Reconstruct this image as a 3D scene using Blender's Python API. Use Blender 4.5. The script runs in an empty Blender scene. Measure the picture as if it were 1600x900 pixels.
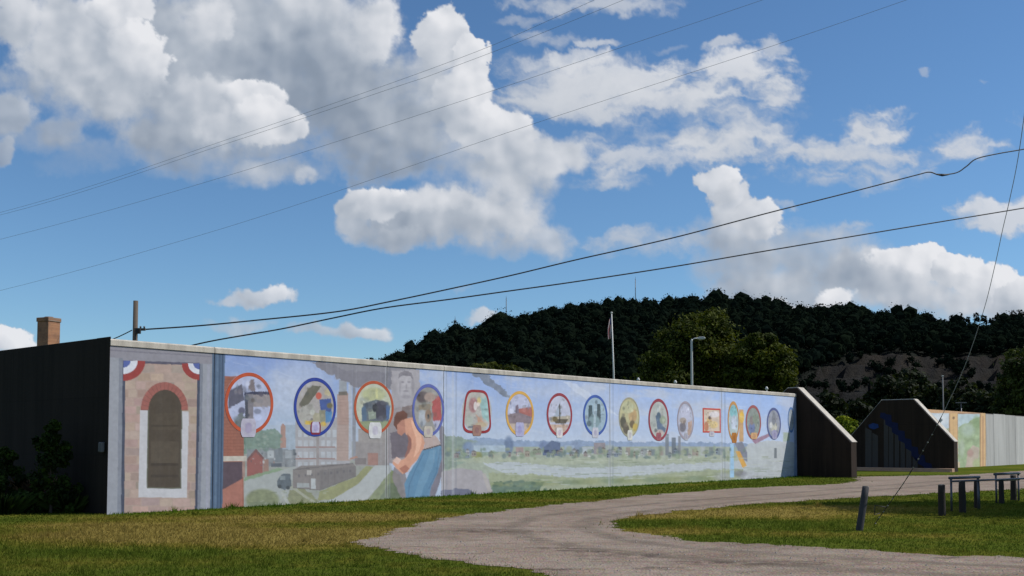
import bpy, bmesh, math, random
import numpy as np
from mathutils import Vector, Matrix
from mathutils.geometry import tessellate_polygon

# ------------------------------------------------------------------ camera, sky, sun, exposure
scene = bpy.context.scene
R = math.radians
FPX, PITCH, CYE, EYE = 1650.0, R(3.0), 605.5, 2.0
cam_data = bpy.data.cameras.new('camera')
cam_data.sensor_width = 36.0
cam_data.lens = 36.0 * FPX / 1600.0
cam_data.shift_y = (CYE - 450.0) / 1600.0
cam_data.clip_start, cam_data.clip_end = 0.1, 12000.0
cam = bpy.data.objects.new('camera', cam_data)
scene.collection.objects.link(cam)
cam.location = (0, 0, EYE)
cam.rotation_euler = (R(90) + PITCH, 0, 0)
scene.camera = cam

SUN_EL, SUN_AZ = R(45.0), R(85.0)          # azimuth clockwise from +Y (the view direction)
SUN_DIR = Vector((math.sin(SUN_AZ) * math.cos(SUN_EL), math.cos(SUN_AZ) * math.cos(SUN_EL), math.sin(SUN_EL)))
sun_data = bpy.data.lights.new('sun', 'SUN')
sun_data.energy, sun_data.angle, sun_data.color = 4.2, R(0.53), (1.0, 0.95, 0.87)
sun = bpy.data.objects.new('sun', sun_data)
scene.collection.objects.link(sun)
sun.rotation_euler = (-SUN_DIR).to_track_quat('-Z', 'Y').to_euler()
sun.location = (40, 0, 60)

vs = scene.view_settings
vs.view_transform, vs.look, vs.exposure, vs.gamma, vs.use_curve_mapping = 'Standard', 'None', 0.0, 1.0, False
scene.render.engine = 'CYCLES'
scene.cycles.use_denoising = True
scene.cycles.max_bounces = 5
scene.cycles.transparent_max_bounces = 6


def ray(px, py):
    """direction of the view ray through a point of the 1600 x 900 picture"""
    x, y = (px - 800.0) / FPX, (CYE - py) / FPX
    c, s = math.cos(PITCH), math.sin(PITCH)
    return Vector((x, c - y * s, s + y * c))


def at(px, py, depth):
    d = ray(px, py)
    t = depth / d.y
    return Vector((d.x * t, depth, EYE + d.z * t))


def gnd(px, py, z=0.0):
    d = ray(px, py)
    t = (z - EYE) / d.z
    return Vector((d.x * t, d.y * t, z))


def proj(X, Y, Z):
    c, s = math.cos(PITCH), math.sin(PITCH)
    Z = Z - EYE
    f = Y * c + Z * s
    u = -Y * s + Z * c
    return 800.0 + FPX * X / f, CYE - FPX * u / f


# ---- the sky: Nishita with broken cumulus; the cloud bank ahead is the far backdrop "sky"
SKY_STRENGTH, SKY_TINT = 0.098, (0.65, 0.89, 1.10, 1.0)
world = bpy.data.worlds.new('World')
scene.world = world
world.use_nodes = True
wt = world.node_tree
world.cycles.sampling_method = 'MANUAL'
world.cycles.sample_map_resolution = 512
wt.nodes.clear()


class NT:
    """small helper for building node trees"""
    def __init__(self, nt):
        self.nt = nt

    def N(self, kind, **kw):
        n = self.nt.nodes.new(kind)
        for k, v in kw.items():
            setattr(n, k, v)
        return n

    def put(self, sock, v):
        if hasattr(v, 'is_linked'):
            self.nt.links.new(v, sock)
        else:
            sock.default_value = v

    def M(self, op, a, b=0.0, c=0.0, clamp=False):
        n = self.N('ShaderNodeMath', operation=op, use_clamp=clamp)
        for i, v in enumerate((a, b, c)):
            self.put(n.inputs[i], v)
        return n.outputs[0]

    def V(self, op, a, b=(0, 0, 0)):
        n = self.N('ShaderNodeVectorMath', operation=op)
        self.put(n.inputs[0], a)
        self.put(n.inputs[1], b)
        return n.outputs['Value'] if op in ('DOT_PRODUCT', 'LENGTH') else n.outputs['Vector']

    def smooth(self, x, lo, hi, a=0.0, b=1.0):
        n = self.N('ShaderNodeMapRange', interpolation_type='SMOOTHSTEP')
        self.put(n.inputs[0], x)
        for i, v in enumerate((lo, hi, a, b)):
            self.put(n.inputs[i + 1], v)
        return n.outputs[0]

    def noise(self, vec, scale, detail=4.0, rough=0.5, out='Fac', dims='3D'):
        n = self.N('ShaderNodeTexNoise', noise_dimensions=dims)
        if vec is not None:
            self.put(n.inputs['Vector'], vec)
        n.inputs['Scale'].default_value = scale
        n.inputs['Detail'].default_value = detail
        n.inputs['Roughness'].default_value = rough
        return n.outputs[out]

    def mix(self, fac, a, b, blend='MIX'):
        n = self.N('ShaderNodeMix', data_type='RGBA', blend_type=blend)
        self.put(n.inputs[0], fac)
        self.put(n.inputs[6], a)
        self.put(n.inputs[7], b)
        return n.outputs[2]

    def ramp(self, x, stops):
        n = self.N('ShaderNodeValToRGB')
        self.put(n.inputs[0], x)
        cr = n.color_ramp
        while len(cr.elements) < len(stops):
            cr.elements.new(0.5)
        for e, (p, c) in zip(cr.elements, stops):
            e.position = p
            e.color = (*c, 1.0)
        return n.outputs[0]


CLOUD_STOPS = [(0.0, (0.20, 0.25, 0.325)), (0.28, (0.27, 0.325, 0.41)), (0.55, (0.42, 0.47, 0.545)),
               (0.80, (0.62, 0.65, 0.705)), (1.0, (0.80, 0.81, 0.845))]
w = NT(wt)
tcD = w.N('ShaderNodeTexCoord').outputs['Generated']
sep = w.N('ShaderNodeSeparateXYZ')
w.put(sep.inputs[0], tcD)
wx, wy, wz = sep.outputs
den = w.M('ADD', w.M('MAXIMUM', wz, 0.0), 0.22)
gc = w.N('ShaderNodeCombineXYZ')
w.put(gc.inputs[0], w.M('DIVIDE', wx, den))
w.put(gc.inputs[1], w.M('DIVIDE', wy, den))
gn = w.noise(gc.outputs[0], 1.25, 5.0, 0.56, dims='2D')
gn2 = w.noise(w.V('ADD', gc.outputs[0], (0.09, 0.02, 0.0)), 1.25, 5.0, 0.56, dims='2D')
wyy = w.M('MAXIMUM', wy, 0.04)
wu, wv = w.M('DIVIDE', wx, wyy), w.M('DIVIDE', wz, wyy)
ins = w.M('MULTIPLY', w.smooth(w.M('ABSOLUTE', wu), 0.56, 0.68, 1.0, 0.0), w.smooth(wv, 0.46, 0.54, 1.0, 0.0))
ins = w.M('MULTIPLY', ins, w.smooth(wy, 0.05, 0.2))
gA = w.M('MULTIPLY', w.smooth(gn, 0.50, 0.62), w.M('SUBTRACT', 1.0, ins))
gA = w.M('MULTIPLY', gA, w.smooth(wz, -0.02, 0.03))
gcol = w.ramp(w.M('MULTIPLY_ADD', w.M('SUBTRACT', gn, gn2), 3.0, 0.62), CLOUD_STOPS)
skyn = w.N('ShaderNodeTexSky', sky_type='NISHITA')
skyn.sun_disc = False
skyn.sun_elevation, skyn.sun_rotation, skyn.altitude = SUN_EL, SUN_AZ, 200.0
skyn.air_density, skyn.dust_density, skyn.ozone_density = 1.0, 0.0, 1.2
bg1 = w.N('ShaderNodeBackground')
w.put(bg1.inputs[0], w.mix(1.0, skyn.outputs[0], SKY_TINT, 'MULTIPLY'))
bg1.inputs[1].default_value = SKY_STRENGTH
bg2 = w.N('ShaderNodeBackground')
w.put(bg2.inputs[0], gcol)
wmix = w.N('ShaderNodeMixShader')
w.put(wmix.inputs[0], gA)
wt.links.new(bg1.outputs[0], wmix.inputs[1])
wt.links.new(bg2.outputs[0], wmix.inputs[2])
wt.links.new(wmix.outputs[0], w.N('ShaderNodeOutputWorld').inputs[0])

# ------------------------------------------------------------------ numpy noise
def _grad(ix, iy, seed):
    h = (ix.astype(np.int64) * 374761393 + iy.astype(np.int64) * 668265263 + seed * 974634777) & 0xffffffff
    h = ((h ^ (h >> 13)) * 1274126177) & 0xffffffff
    h = h ^ (h >> 16)
    a = (h & 0xffff) / 65535.0 * (2 * math.pi)
    return np.cos(a), np.sin(a)


def perlin(x, y, seed=0):
    ix, iy = np.floor(x), np.floor(y)
    fx, fy = x - ix, y - iy
    sx, sy = fx * fx * fx * (fx * (fx * 6 - 15) + 10), fy * fy * fy * (fy * (fy * 6 - 15) + 10)
    r = []
    for oy in (0, 1):
        for ox in (0, 1):
            gx, gy = _grad(ix + ox, iy + oy, seed)
            r.append(gx * (fx - ox) + gy * (fy - oy))
    a = r[0] + sx * (r[1] - r[0])
    b = r[2] + sx * (r[3] - r[2])
    return (a + sy * (b - a)) * 1.5


def fbm(x, y, octaves=4, rough=0.5, seed=0):
    v, amp, tot = 0.0, 1.0, 0.0
    for o in range(octaves):
        v = v + amp * perlin(x * 2 ** o + 17.3 * o, y * 2 ** o - 9.1 * o, seed + o)
        tot += amp
        amp *= rough
    return v / tot


def cells(x, y, seed=0):
    """distance to the nearest of the scattered points (one to a unit cell)"""
    ix, iy = np.floor(x), np.floor(y)
    best = np.full(np.shape(x), 9.0)
    for oy in (-1, 0, 1):
        for ox in (-1, 0, 1):
            gx, gy = _grad(ix + ox, iy + oy, seed)
            dx, dy = ix + ox + 0.5 + 0.45 * gx - x, iy + oy + 0.5 + 0.45 * gy - y
            best = np.minimum(best, dx * dx + dy * dy)
    return np.sqrt(best)


def sstep(x, lo, hi):
    t = np.clip((x - lo) / (hi - lo), 0, 1)
    return t * t * (3 - 2 * t)


def lin(c):
    c = np.asarray(c, dtype=np.float64) / 255.0
    return np.where(c <= 0.04045, c / 12.92, ((c + 0.055) / 1.055) ** 2.4)


PUFFS = [
    # high torn cloud right of the big cumulus
    ('w', 940, 4, 150, 26, 0.8, 0.80, 0.74, 0.06), ('w', 845, 60, 80, 16, 0.9, 0.62, 0.72, 0.06), ('w', 815, 32, 50, 10, 0.9, 0.5, 0.72, 0.06),
    ('w', 945, 69, 44, 9, 0.8, 0.80, 0.78, 0.06), ('w', 905, 90, 60, 12, 0.8, 0.75, 0.76, 0.06), ('w', 1050, 74, 30, 7, 0.9, 0.3, 0.7, 0.06),
    ('w', 1138, 73, 42, 13, 0.8, 0.78, 0.76, 0.06), ('w', 1212, 70, 24, 18, 0.8, 0.75, 0.76, 0.06), ('w', 1442, 105, 13, 8, 0.9, 0.45, 0.72, 0.06),
    ('w', 850, 130, 110, 44, 0.9, 0.80, 0.72, 0.08), ('w', 980, 125, 150, 36, 0.8, 0.92, 0.78, 0.08), ('w', 1120, 122, 140, 38, 0.7, 0.95, 0.80, 0.08),
    ('w', 1200, 140, 60, 34, 0.8, 0.90, 0.78, 0.08), ('w', 890, 165, 140, 30, 0.9, 0.80, 0.72, 0.08), ('w', 1050, 160, 150, 26, 0.9, 0.85, 0.74, 0.08),
    ('w', 1020, 205, 130, 30, 1.0, 0.82, 0.72, 0.08), ('w', 1150, 205, 120, 32, 0.9, 0.88, 0.76, 0.08), ('w', 900, 225, 90, 30, 0.9, 0.85, 0.72, 0.08),
    ('w', 1000, 245, 120, 34, 0.9, 0.85, 0.74, 0.08), ('w', 1210, 235, 130, 34, 0.8, 0.90, 0.78, 0.08), ('w', 950, 280, 90, 24, 0.9, 0.85, 0.72, 0.08),
    ('w', 1375, 195, 62, 32, 0.7, 0.95, 0.82, 0.10), ('w', 1500, 222, 85, 28, 0.8, 0.88, 0.80, 0.08), ('w', 1350, 235, 130, 26, 0.9, 0.82, 0.76, 0.08),
    ('w', 1250, 272, 120, 24, 0.9, 0.80, 0.74, 0.08), ('w', 1390, 268, 120, 22, 1.0, 0.70, 0.72, 0.08), ('w', 1310, 290, 80, 14, 1.0, 0.5, 0.7, 0.06),
    ('w', 1597, 185, 18, 12, 0.9, 0.60, 0.76, 0.06), ('w', 1540, 138, 14, 6, 1.0, 0.35, 0.7, 0.05),
    ('w', 1090, 182, 170, 26, 1.1, 0.72, 0.72, 0.06), ('w', 930, 150, 150, 40, 1.2, 0.6, 0.72, 0.06), ('w', 1320, 255, 190, 34, 1.2, 0.62, 0.72, 0.06), ('w', 1460, 240, 100, 22, 1.1, 0.6, 0.74, 0.06),
    # low cloud over the hill
    ('w', 1045, 384, 140, 24, 1.0, 0.80, 0.66, 0.08), ('w', 1330, 347, 38, 8, 0.9, 0.60, 0.72, 0.06), ('w', 1225, 316, 24, 8, 0.9, 0.5, 0.72, 0.06),
    ('w', 1555, 338, 95, 26, 0.7, 0.92, 0.80, 0.08), ('w', 1270, 350, 90, 26, 1.3, 0.6, 0.66, 0.06),
    ('c', 1270, 395, 130, 54, 0.9, 0.82, 0.56, 0.10), ('c', 1122, 288, 34, 34, 0.30, 0.97, 0.86, 0.16), ('c', 1140, 320, 42, 40, 0.45, 0.97, 0.72, 0.20),
    ('c', 1190, 345, 38, 36, 0.40, 0.97, 0.72, 0.22), ('c', 1145, 370, 70, 40, 0.8, 0.92, 0.58, 0.14), ('c', 1170, 420, 100, 48, 0.9, 0.90, 0.48, 0.12),
    ('c', 1220, 455, 140, 38, 0.8, 0.95, 0.46, 0.10), ('c', 1340, 425, 80, 44, 0.6, 0.95, 0.54, 0.18), ('c', 1430, 416, 66, 36, 0.28, 1.0, 0.92, 0.20),
    ('c', 1500, 424, 46, 30, 0.28, 1.0, 0.92, 0.20), ('c', 1556, 450, 56, 36, 0.30, 1.0, 0.92, 0.20), ('c', 1610, 470, 50, 34, 0.3, 1.0, 0.80, 0.2),
    ('c', 1400, 468, 110, 30, 0.9, 1.0, 0.56, 0.10), ('c', 1500, 482, 70, 26, 0.9, 0.95, 0.60, 0.10), ('c', 1310, 468, 34, 17, 0.5, 0.95, 0.84, 0.12),
    ('c', 1225, 474, 44, 11, 0.7, 0.85, 0.76, 0.08), ('c', 1565, 486, 60, 20, 0.9, 0.9, 0.66, 0.08),
    ('c', 1455, 455, 110, 34, 0.9, 1.0, 0.66, 0.10), ('c', 1390, 440, 70, 30, 0.9, 1.0, 0.60, 0.12),
    # small clouds low on the left
    ('c', 375, 470, 44, 12, 0.6, 0.85, 0.70, 0.12), ('c', 418, 462, 42, 15, 0.5, 0.92, 0.78, 0.14), ('c', 500, 518, 56, 13, 0.8, 0.75, 0.70, 0.10), ('c', 572, 513, 38, 16, 0.6, 0.88, 0.74, 0.14),
    ('c', 375, 508, 62, 12, 1.0, 0.70, 0.70, 0.08), ('c', 768, 504, 42, 9, 0.7, 0.85, 0.80, 0.10), ('c', 722, 455, 16, 5, 1.0, 0.3, 0.7, 0.05), ('c', 12, 530, 48, 22, 0.4, 0.97, 0.90, 0.12),
    # big cumulus, left lower rags
    ('c', 150, 238, 90, 24, 1.4, 0.50, 0.34, 0.08), ('c', 14, 185, 52, 44, 0.6, 0.90, 0.50, 0.18), ('c', 95, 208, 46, 28, 0.8, 0.75, 0.44, 0.14), ('c', 60, 225, 90, 26, 1.2, 0.6, 0.38, 0.10),
    ('c', 0, 240, 24, 22, 0.6, 0.80, 0.44, 0.12), ('c', 110, 262, 60, 14, 1.6, 0.3, 0.34, 0.05),
    # grey body
    ('c', 230, 110, 230, 100, 0.7, 1.0, 0.52, 0.10), ('c', 350, 195, 170, 56, 0.9, 0.97, 0.44, 0.10), ('c', 90, 120, 120, 40, 1.2, 0.8, 0.52, 0.08), ('c', 330, 262, 120, 24, 1.4, 0.8, 0.36, 0.06), ('c', 440, 268, 90, 22, 1.4, 0.75, 0.42, 0.06),
    ('c', 400, 40, 240, 90, 0.7, 1.0, 0.58, 0.08), ('c', 480, 130, 200, 110, 0.8, 1.0, 0.36, 0.08), ('c', 600, 190, 130, 90, 0.9, 1.0, 0.40, 0.08),
    ('c', 420, 20, 110, 44, 1.2, 0.8, 0.66, 0.08), ('c', 540, 20, 60, 34, 1.0, 0.85, 0.70, 0.10),
    ('c', 330, 28, 34, 44, 0.7, 0.9, 0.74, 0.20), ('c', 590, 45, 44, 62, 0.6, 1.0, 0.80, 0.16), ('c', 560, 70, 50, 50, 1.2, 0.9, 0.62, 0.12),
    # right flank, lit from the right
    ('c', 690, 55, 48, 52, 0.28, 1.0, 0.84, 0.16), ('c', 670, 120, 60, 70, 0.9, 1.0, 0.64, 0.18), ('c', 735, 100, 32, 38, 0.28, 1.0, 0.94, 0.12),
    ('c', 725, 165, 50, 60, 0.4, 1.0, 0.80, 0.16), ('c', 775, 215, 62, 46, 0.4, 1.0, 0.82, 0.16), ('c', 850, 245, 80, 34, 0.7, 0.97, 0.74, 0.12),
    ('c', 650, 190, 80, 60, 1.2, 0.95, 0.50, 0.14), ('c', 800, 275, 90, 44, 0.9, 1.0, 0.66, 0.12), ('c', 710, 245, 90, 50, 1.1, 0.95, 0.62, 0.14),
    ('c', 590, 240, 115, 38, 1.1, 1.0, 0.26, 0.10), ('c', 615, 260, 95, 22, 1.2, 0.95, 0.16, 0.08),
    # lower lobe
    ('c', 800, 330, 70, 56, 0.8, 1.0, 0.62, 0.14), ('c', 860, 372, 44, 36, 0.8, 0.85, 0.56, 0.14), ('c', 700, 335, 150, 46, 0.6, 1.0, 0.58, 0.16), ('c', 590, 312, 62, 32, 0.35, 1.0, 0.78, 0.18),
    ('c', 560, 345, 36, 34, 0.6, 0.95, 0.60, 0.16), ('c', 680, 318, 80, 24, 0.8, 0.9, 0.76, 0.14), ('c', 680, 365, 120, 26, 0.9, 0.95, 0.46, 0.10), ('c', 610, 372, 60, 20, 0.8, 0.9, 0.54, 0.14), ('c', 790, 385, 70, 20, 1.2, 0.75, 0.48, 0.08),
    # left arm, lit on its upper right
    ('c', 20, 30, 40, 46, 0.5, 1.0, 0.72, 0.14), ('c', 110, 45, 100, 62, 0.6, 1.0, 0.72, 0.12), ('c', 190, 20, 50, 40, 0.4, 1.0, 0.84, 0.14), ('c', 120, 100, 90, 42, 0.8, 1.0, 0.62, 0.14), ('c', 60, 85, 60, 30, 0.9, 0.95, 0.64, 0.10),
    ('c', 215, 95, 52, 56, 0.32, 1.0, 0.82, 0.20), ('c', 190, 140, 70, 50, 0.9, 1.0, 0.62, 0.14), ('c', 235, 215, 70, 40, 1.0, 1.0, 0.42, 0.12), ('c', 320, 160, 90, 50, 0.6, 1.0, 0.66, 0.16),
    ('c', 290, 205, 100, 40, 1.0, 0.95, 0.50, 0.14), ('c', 400, 155, 50, 36, 0.35, 1.0, 0.82, 0.16), ('c', 428, 190, 56, 40, 0.35, 1.0, 0.86, 0.14), ('c', 370, 200, 90, 34, 0.8, 0.95, 0.74, 0.12),
    ('c', 300, 245, 110, 22, 1.1, 0.90, 0.36, 0.10), ('c', 430, 238, 80, 18, 1.2, 0.85, 0.34, 0.08), ('c', 392, 276, 44, 22, 1.2, 0.7, 0.54, 0.12), ('c', 470, 275, 28, 16, 0.9, 0.85, 0.72, 0.12), ('c', 432, 262, 50, 16, 1.4, 0.7, 0.46, 0.08),
]


def make_sky_backdrop():
    # columns and rows in picture units, fine where the camera looks
    xs = np.concatenate([np.arange(-330, -10, 9.0), np.arange(-10, 1611, 1.6), np.arange(1618, 1930, 9.0)])
    ys = np.concatenate([np.arange(-170, -10, 8.0), np.arange(-10, 545, 1.6), np.arange(552, 720, 12.0)])
    X, Y = np.meshgrid(xs, ys)
    x, y = X / 100.0, -Y / 100.0
    lx, ly = 0.66, 0.75
    wx1, wy1 = fbm(x * .75, y * .75, 5, .5, 1), fbm(x * .75, y * .75, 5, .5, 31)
    wx2, wy2 = fbm(x * 2.2, y * 2.2, 6, .6, 61), fbm(x * 2.2, y * 2.2, 6, .6, 91)
    xw, yw = x + .27 * wx1 + .22 * wx2, y + .22 * wy1 + .19 * wy2
    fine = fbm(x * 3.0, y * 3.0, 6, .6, 121)
    low = fbm(x * .45, y * .45, 3, .5, 151)
    xb, yb = x + .16 * wx2, y + .16 * wy2

    def billow(px, py):
        return .6 * cells(px * 1.1, py * 1.1, 5) + .27 * cells(px * 2.3, py * 2.3, 6) + .13 * cells(px * 4.9, py * 4.9, 7)
    b0 = billow(xb, yb)
    b1 = billow(xb + lx * .13, yb + ly * .13)
    n0, n1 = fbm(x * .8, y * .8, 4, .5, 181), fbm((x + lx * .2) * .8, (y + ly * .2) * .8, 4, .5, 181)
    wisp = fbm(xw * .6, yw * 1.7, 6, .6, 211)
    E = 1.42 - .50 * b0 + .42 * fine
    Ew = 1.05 + 1.8 * wisp + .40 * fine
    # puffs, back to front: kind, centre and radii in picture units, softness, opacity, brightness, relief gain
    T, B, H = np.ones_like(x), np.full_like(x, .6), np.zeros_like(x)
    for (kind, cx, cy, rx, ry, soft, op, bri, gain) in PUFFS:
        qx, qy = (xw - cx / 100.0) * 100.0 / rx, (yw + cy / 100.0) * 100.0 / ry
        r2 = qx * qx + qy * qy
        f = (E if kind == 'c' else Ew) - r2
        a = op * sstep(f, 0.0, soft * (0.9 if soft < .5 else 1.4))
        sh = bri + gain * (lx * qx + ly * qy)
        if kind == 'c':
            sh = sh + (.10 + .70 * np.exp(-2.0 * np.clip(f, 0, 3))) * (b1 - b0) + .10 * (n0 - n1) / .2
        else:
            sh = sh + .10 * wisp
        B = B + a * (sh - B)
        T = T * (1 - a)
        H = np.maximum(H * (1 - a), a * np.sqrt(np.clip(f, 0, 1)) * min(rx, ry) / 60.0)
    A = 1 - T
    B = B + .03 * fine + .06 * low
    cr = np.array([p for p, _ in CLOUD_STOPS])
    cc = np.array([c for _, c in CLOUD_STOPS])
    Bc = np.clip(B, 0, 1)
    rgb = np.stack([np.interp(Bc, cr, cc[:, k]) for k in range(3)], -1)
    # fade into the sky of the world at the backdrop's rim
    A = A * sstep(X, -330, -150) * (1 - sstep(X, 1750, 1930)) * sstep(Y, -170, -80) * (1 - sstep(Y, 640, 700))
    c, s = math.cos(PITCH), math.sin(PITCH)
    dx, dy = (X - 800) / FPX, (CYE - Y) / FPX
    D = np.stack([dx, c - dy * s, s + dy * c], -1)
    D /= np.linalg.norm(D, axis=-1, keepdims=True)
    co = D * 6000.0 + np.array([0, 0, EYE])
    ny, nx = X.shape
    me = grid_mesh('sky', co, np.concatenate([rgb, A[..., None]], -1))
    m = bpy.data.materials.new('cloud_sky')
    m.use_nodes = True
    m.cycles.emission_sampling = 'NONE'
    m.node_tree.nodes.clear()
    t = NT(m.node_tree)
    at_ = t.N('ShaderNodeAttribute', attribute_name='Col')
    em = t.N('ShaderNodeEmission')
    t.put(em.inputs[0], at_.outputs['Color'])
    mixs = t.N('ShaderNodeMixShader')
    t.put(mixs.inputs[0], at_.outputs['Alpha'])
    m.node_tree.links.new(t.N('ShaderNodeBsdfTransparent').outputs[0], mixs.inputs[1])
    m.node_tree.links.new(em.outputs[0], mixs.inputs[2])
    m.node_tree.links.new(mixs.outputs[0], t.N('ShaderNodeOutputMaterial').inputs[0])
    me.materials.append(m)
    o = bpy.data.objects.new('sky', me)
    scene.collection.objects.link(o)
    o['kind'] = 'structure'


def grid_mesh(name, co, rgba=None):
    """mesh of a rows x columns grid of points with a colour for each point"""
    ny, nx = co.shape[:2]
    me = bpy.data.meshes.new(name)
    i = np.arange(ny * nx).reshape(ny, nx)
    q = np.stack([i[:-1, :-1], i[1:, :-1], i[1:, 1:], i[:-1, 1:]], -1).reshape(-1, 4)
    return fill_mesh(me, co.reshape(-1, 3), q, None if rgba is None else rgba.reshape(-1, 4))


def fill_mesh(me, co, faces, rgba=None, smooth=True):
    """fast mesh from numpy arrays; faces all have the same number of corners"""
    n = faces.shape[1]
    me.vertices.add(len(co))
    me.vertices.foreach_set('co', np.ascontiguousarray(co, dtype=np.float32).ravel())
    me.loops.add(faces.size)
    me.loops.foreach_set('vertex_index', np.ascontiguousarray(faces, dtype=np.int32).ravel())
    me.polygons.add(len(faces))
    me.polygons.foreach_set('loop_start', np.arange(0, faces.size, n, dtype=np.int32))
    me.polygons.foreach_set('use_smooth', np.full(len(faces), smooth))
    me.update()
    if rgba is not None:
        at_ = me.color_attributes.new('Col', 'FLOAT_COLOR', 'POINT')
        at_.data.foreach_set('color', np.ascontiguousarray(rgba, dtype=np.float32).ravel())
    return me


make_sky_backdrop()

# ------------------------------------------------------------------ helpers
COLL = scene.collection
rng = np.random.default_rng(7)
random.seed(7)


def tag(o, label=None, cat=None, group=None, kind=None):
    for k, v in (('label', label), ('category', cat), ('group', group), ('kind', kind)):
        if v:
            o[k] = v
    return o


def link(name, me, mat=None, parent=None):
    o = bpy.data.objects.new(name, me)
    COLL.objects.link(o)
    if parent is not None:
        o.parent = parent
    if mat is not None and me is not None and not me.materials:
        me.materials.append(mat)
    return o


def empty(name, loc=(0, 0, 0), rz=0.0):
    o = bpy.data.objects.new(name, None)
    COLL.objects.link(o)
    o.location, o.rotation_euler = loc, (0, 0, rz)
    o.empty_display_size = 0.3
    return o


def copy_tree(o, parent=None):
    c = o.copy()
    COLL.objects.link(c)
    c.parent = parent
    for ch in list(o.children):
        copy_tree(ch, c)
    return c


def bm_obj(name, bm, mat, parent=None, smooth=False, bevel=0.0):
    if bevel:
        bmesh.ops.bevel(bm, geom=list(bm.edges), offset=bevel, segments=1, affect='EDGES', profile=0.5)
    me = bpy.data.meshes.new(name)
    bm.normal_update()
    bm.to_mesh(me)
    bm.free()
    if smooth:
        me.polygons.foreach_set('use_smooth', np.full(len(me.polygons), True))
    return link(name, me, mat, parent)


def add_box(bm, x0, x1, y0, y1, z0, z1):
    v = [bm.verts.new(p) for p in ((x0, y0, z0), (x1, y0, z0), (x1, y1, z0), (x0, y1, z0),
                                   (x0, y0, z1), (x1, y0, z1), (x1, y1, z1), (x0, y1, z1))]
    for f in ((3, 2, 1, 0), (4, 5, 6, 7), (0, 1, 5, 4), (1, 2, 6, 5), (2, 3, 7, 6), (3, 0, 4, 7)):
        bm.faces.new([v[i] for i in f])


def box(name, dims, mat, parent=None, bevel=0.0):
    bm = bmesh.new()
    add_box(bm, *dims)
    return bm_obj(name, bm, mat, parent, bevel=bevel)


def add_tube(bm, pts, radii, n=8, cap=True):
    """tube along a line of points; radii one number or one for each point"""
    pts = [Vector(p) for p in pts]
    if not hasattr(radii, '__len__'):
        radii = [radii] * len(pts)
    rings, prev = [], None
    for i, p in enumerate(pts):
        t = (pts[min(i + 1, len(pts) - 1)] - pts[max(i - 1, 0)]).normalized()
        ref = Vector((0, 0, 1)) if abs(t.z) < 0.9 else Vector((1, 0, 0))
        if prev is None:
            a = t.cross(ref).normalized()
        else:
            a = (prev - t * prev.dot(t)).normalized()
        prev = a
        b = t.cross(a)
        rings.append([bm.verts.new(p + (a * math.cos(2 * math.pi * k / n) + b * math.sin(2 * math.pi * k / n)) * radii[i])
                      for k in range(n)])
    for r0, r1 in zip(rings[:-1], rings[1:]):
        for k in range(n):
            bm.faces.new((r0[k], r0[(k + 1) % n], r1[(k + 1) % n], r1[k]))
    if cap:
        bm.faces.new(rings[0][::-1])
        bm.faces.new(rings[-1])


def tube(name, pts, radii, mat, parent=None, n=8):
    bm = bmesh.new()
    add_tube(bm, pts, radii, n)
    return bm_obj(name, bm, mat, parent, smooth=True)


def add_prism(bm, outline, y0, y1):
    """outline of (x, z) points, extruded along y"""
    a = [bm.verts.new((x, y0, z)) for x, z in outline]
    b = [bm.verts.new((x, y1, z)) for x, z in outline]
    n = len(outline)
    bm.faces.new(a)
    bm.faces.new(b[::-1])
    for i in range(n):
        bm.faces.new((a[i], b[i], b[(i + 1) % n], a[(i + 1) % n]))
    bmesh.ops.recalc_face_normals(bm, faces=bm.faces)


# ------------------------------------------------------------------ materials
def material(name, build, rough=0.85, spec=0.3):
    m = bpy.data.materials.new(name)
    m.use_nodes = True
    t = NT(m.node_tree)
    p = m.node_tree.nodes['Principled BSDF']
    p.inputs['Roughness'].default_value = rough
    p.inputs['Specular IOR Level'].default_value = spec
    build(t, p)
    return m


def pos(t):
    return t.N('ShaderNodeNewGeometry').outputs['Position']


def bump(t, p, h, strength, dist):
    b = t.N('ShaderNodeBump')
    b.inputs['Strength'].default_value = strength
    b.inputs['Distance'].default_value = dist
    t.put(b.inputs['Height'], h)
    t.put(p.inputs['Normal'], b.outputs[0])


def rgba(c):
    return (c[0], c[1], c[2], 1.0)


def simple(name, col, rough=0.7, var=0.25, scale=3.0, metal=0.0, bmp=0.0, bscale=30.0, stretch=(1, 1, 1)):
    def build(t, p):
        P = t.V('MULTIPLY', pos(t), stretch)
        n = t.noise(P, scale, 5.0, 0.6)
        f = t.M('MULTIPLY_ADD', n, 2 * var, 1.0 - var)
        c = t.N('ShaderNodeVectorMath', operation='SCALE')
        c.inputs[0].default_value = col
        t.put(c.inputs['Scale'], f)
        t.put(p.inputs['Base Color'], c.outputs[0])
        p.inputs['Metallic'].default_value = metal
        if bmp:
            bump(t, p, t.noise(P, bscale, 4.0, 0.6), bmp, 0.02)
    return material(name, build, rough)


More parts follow.
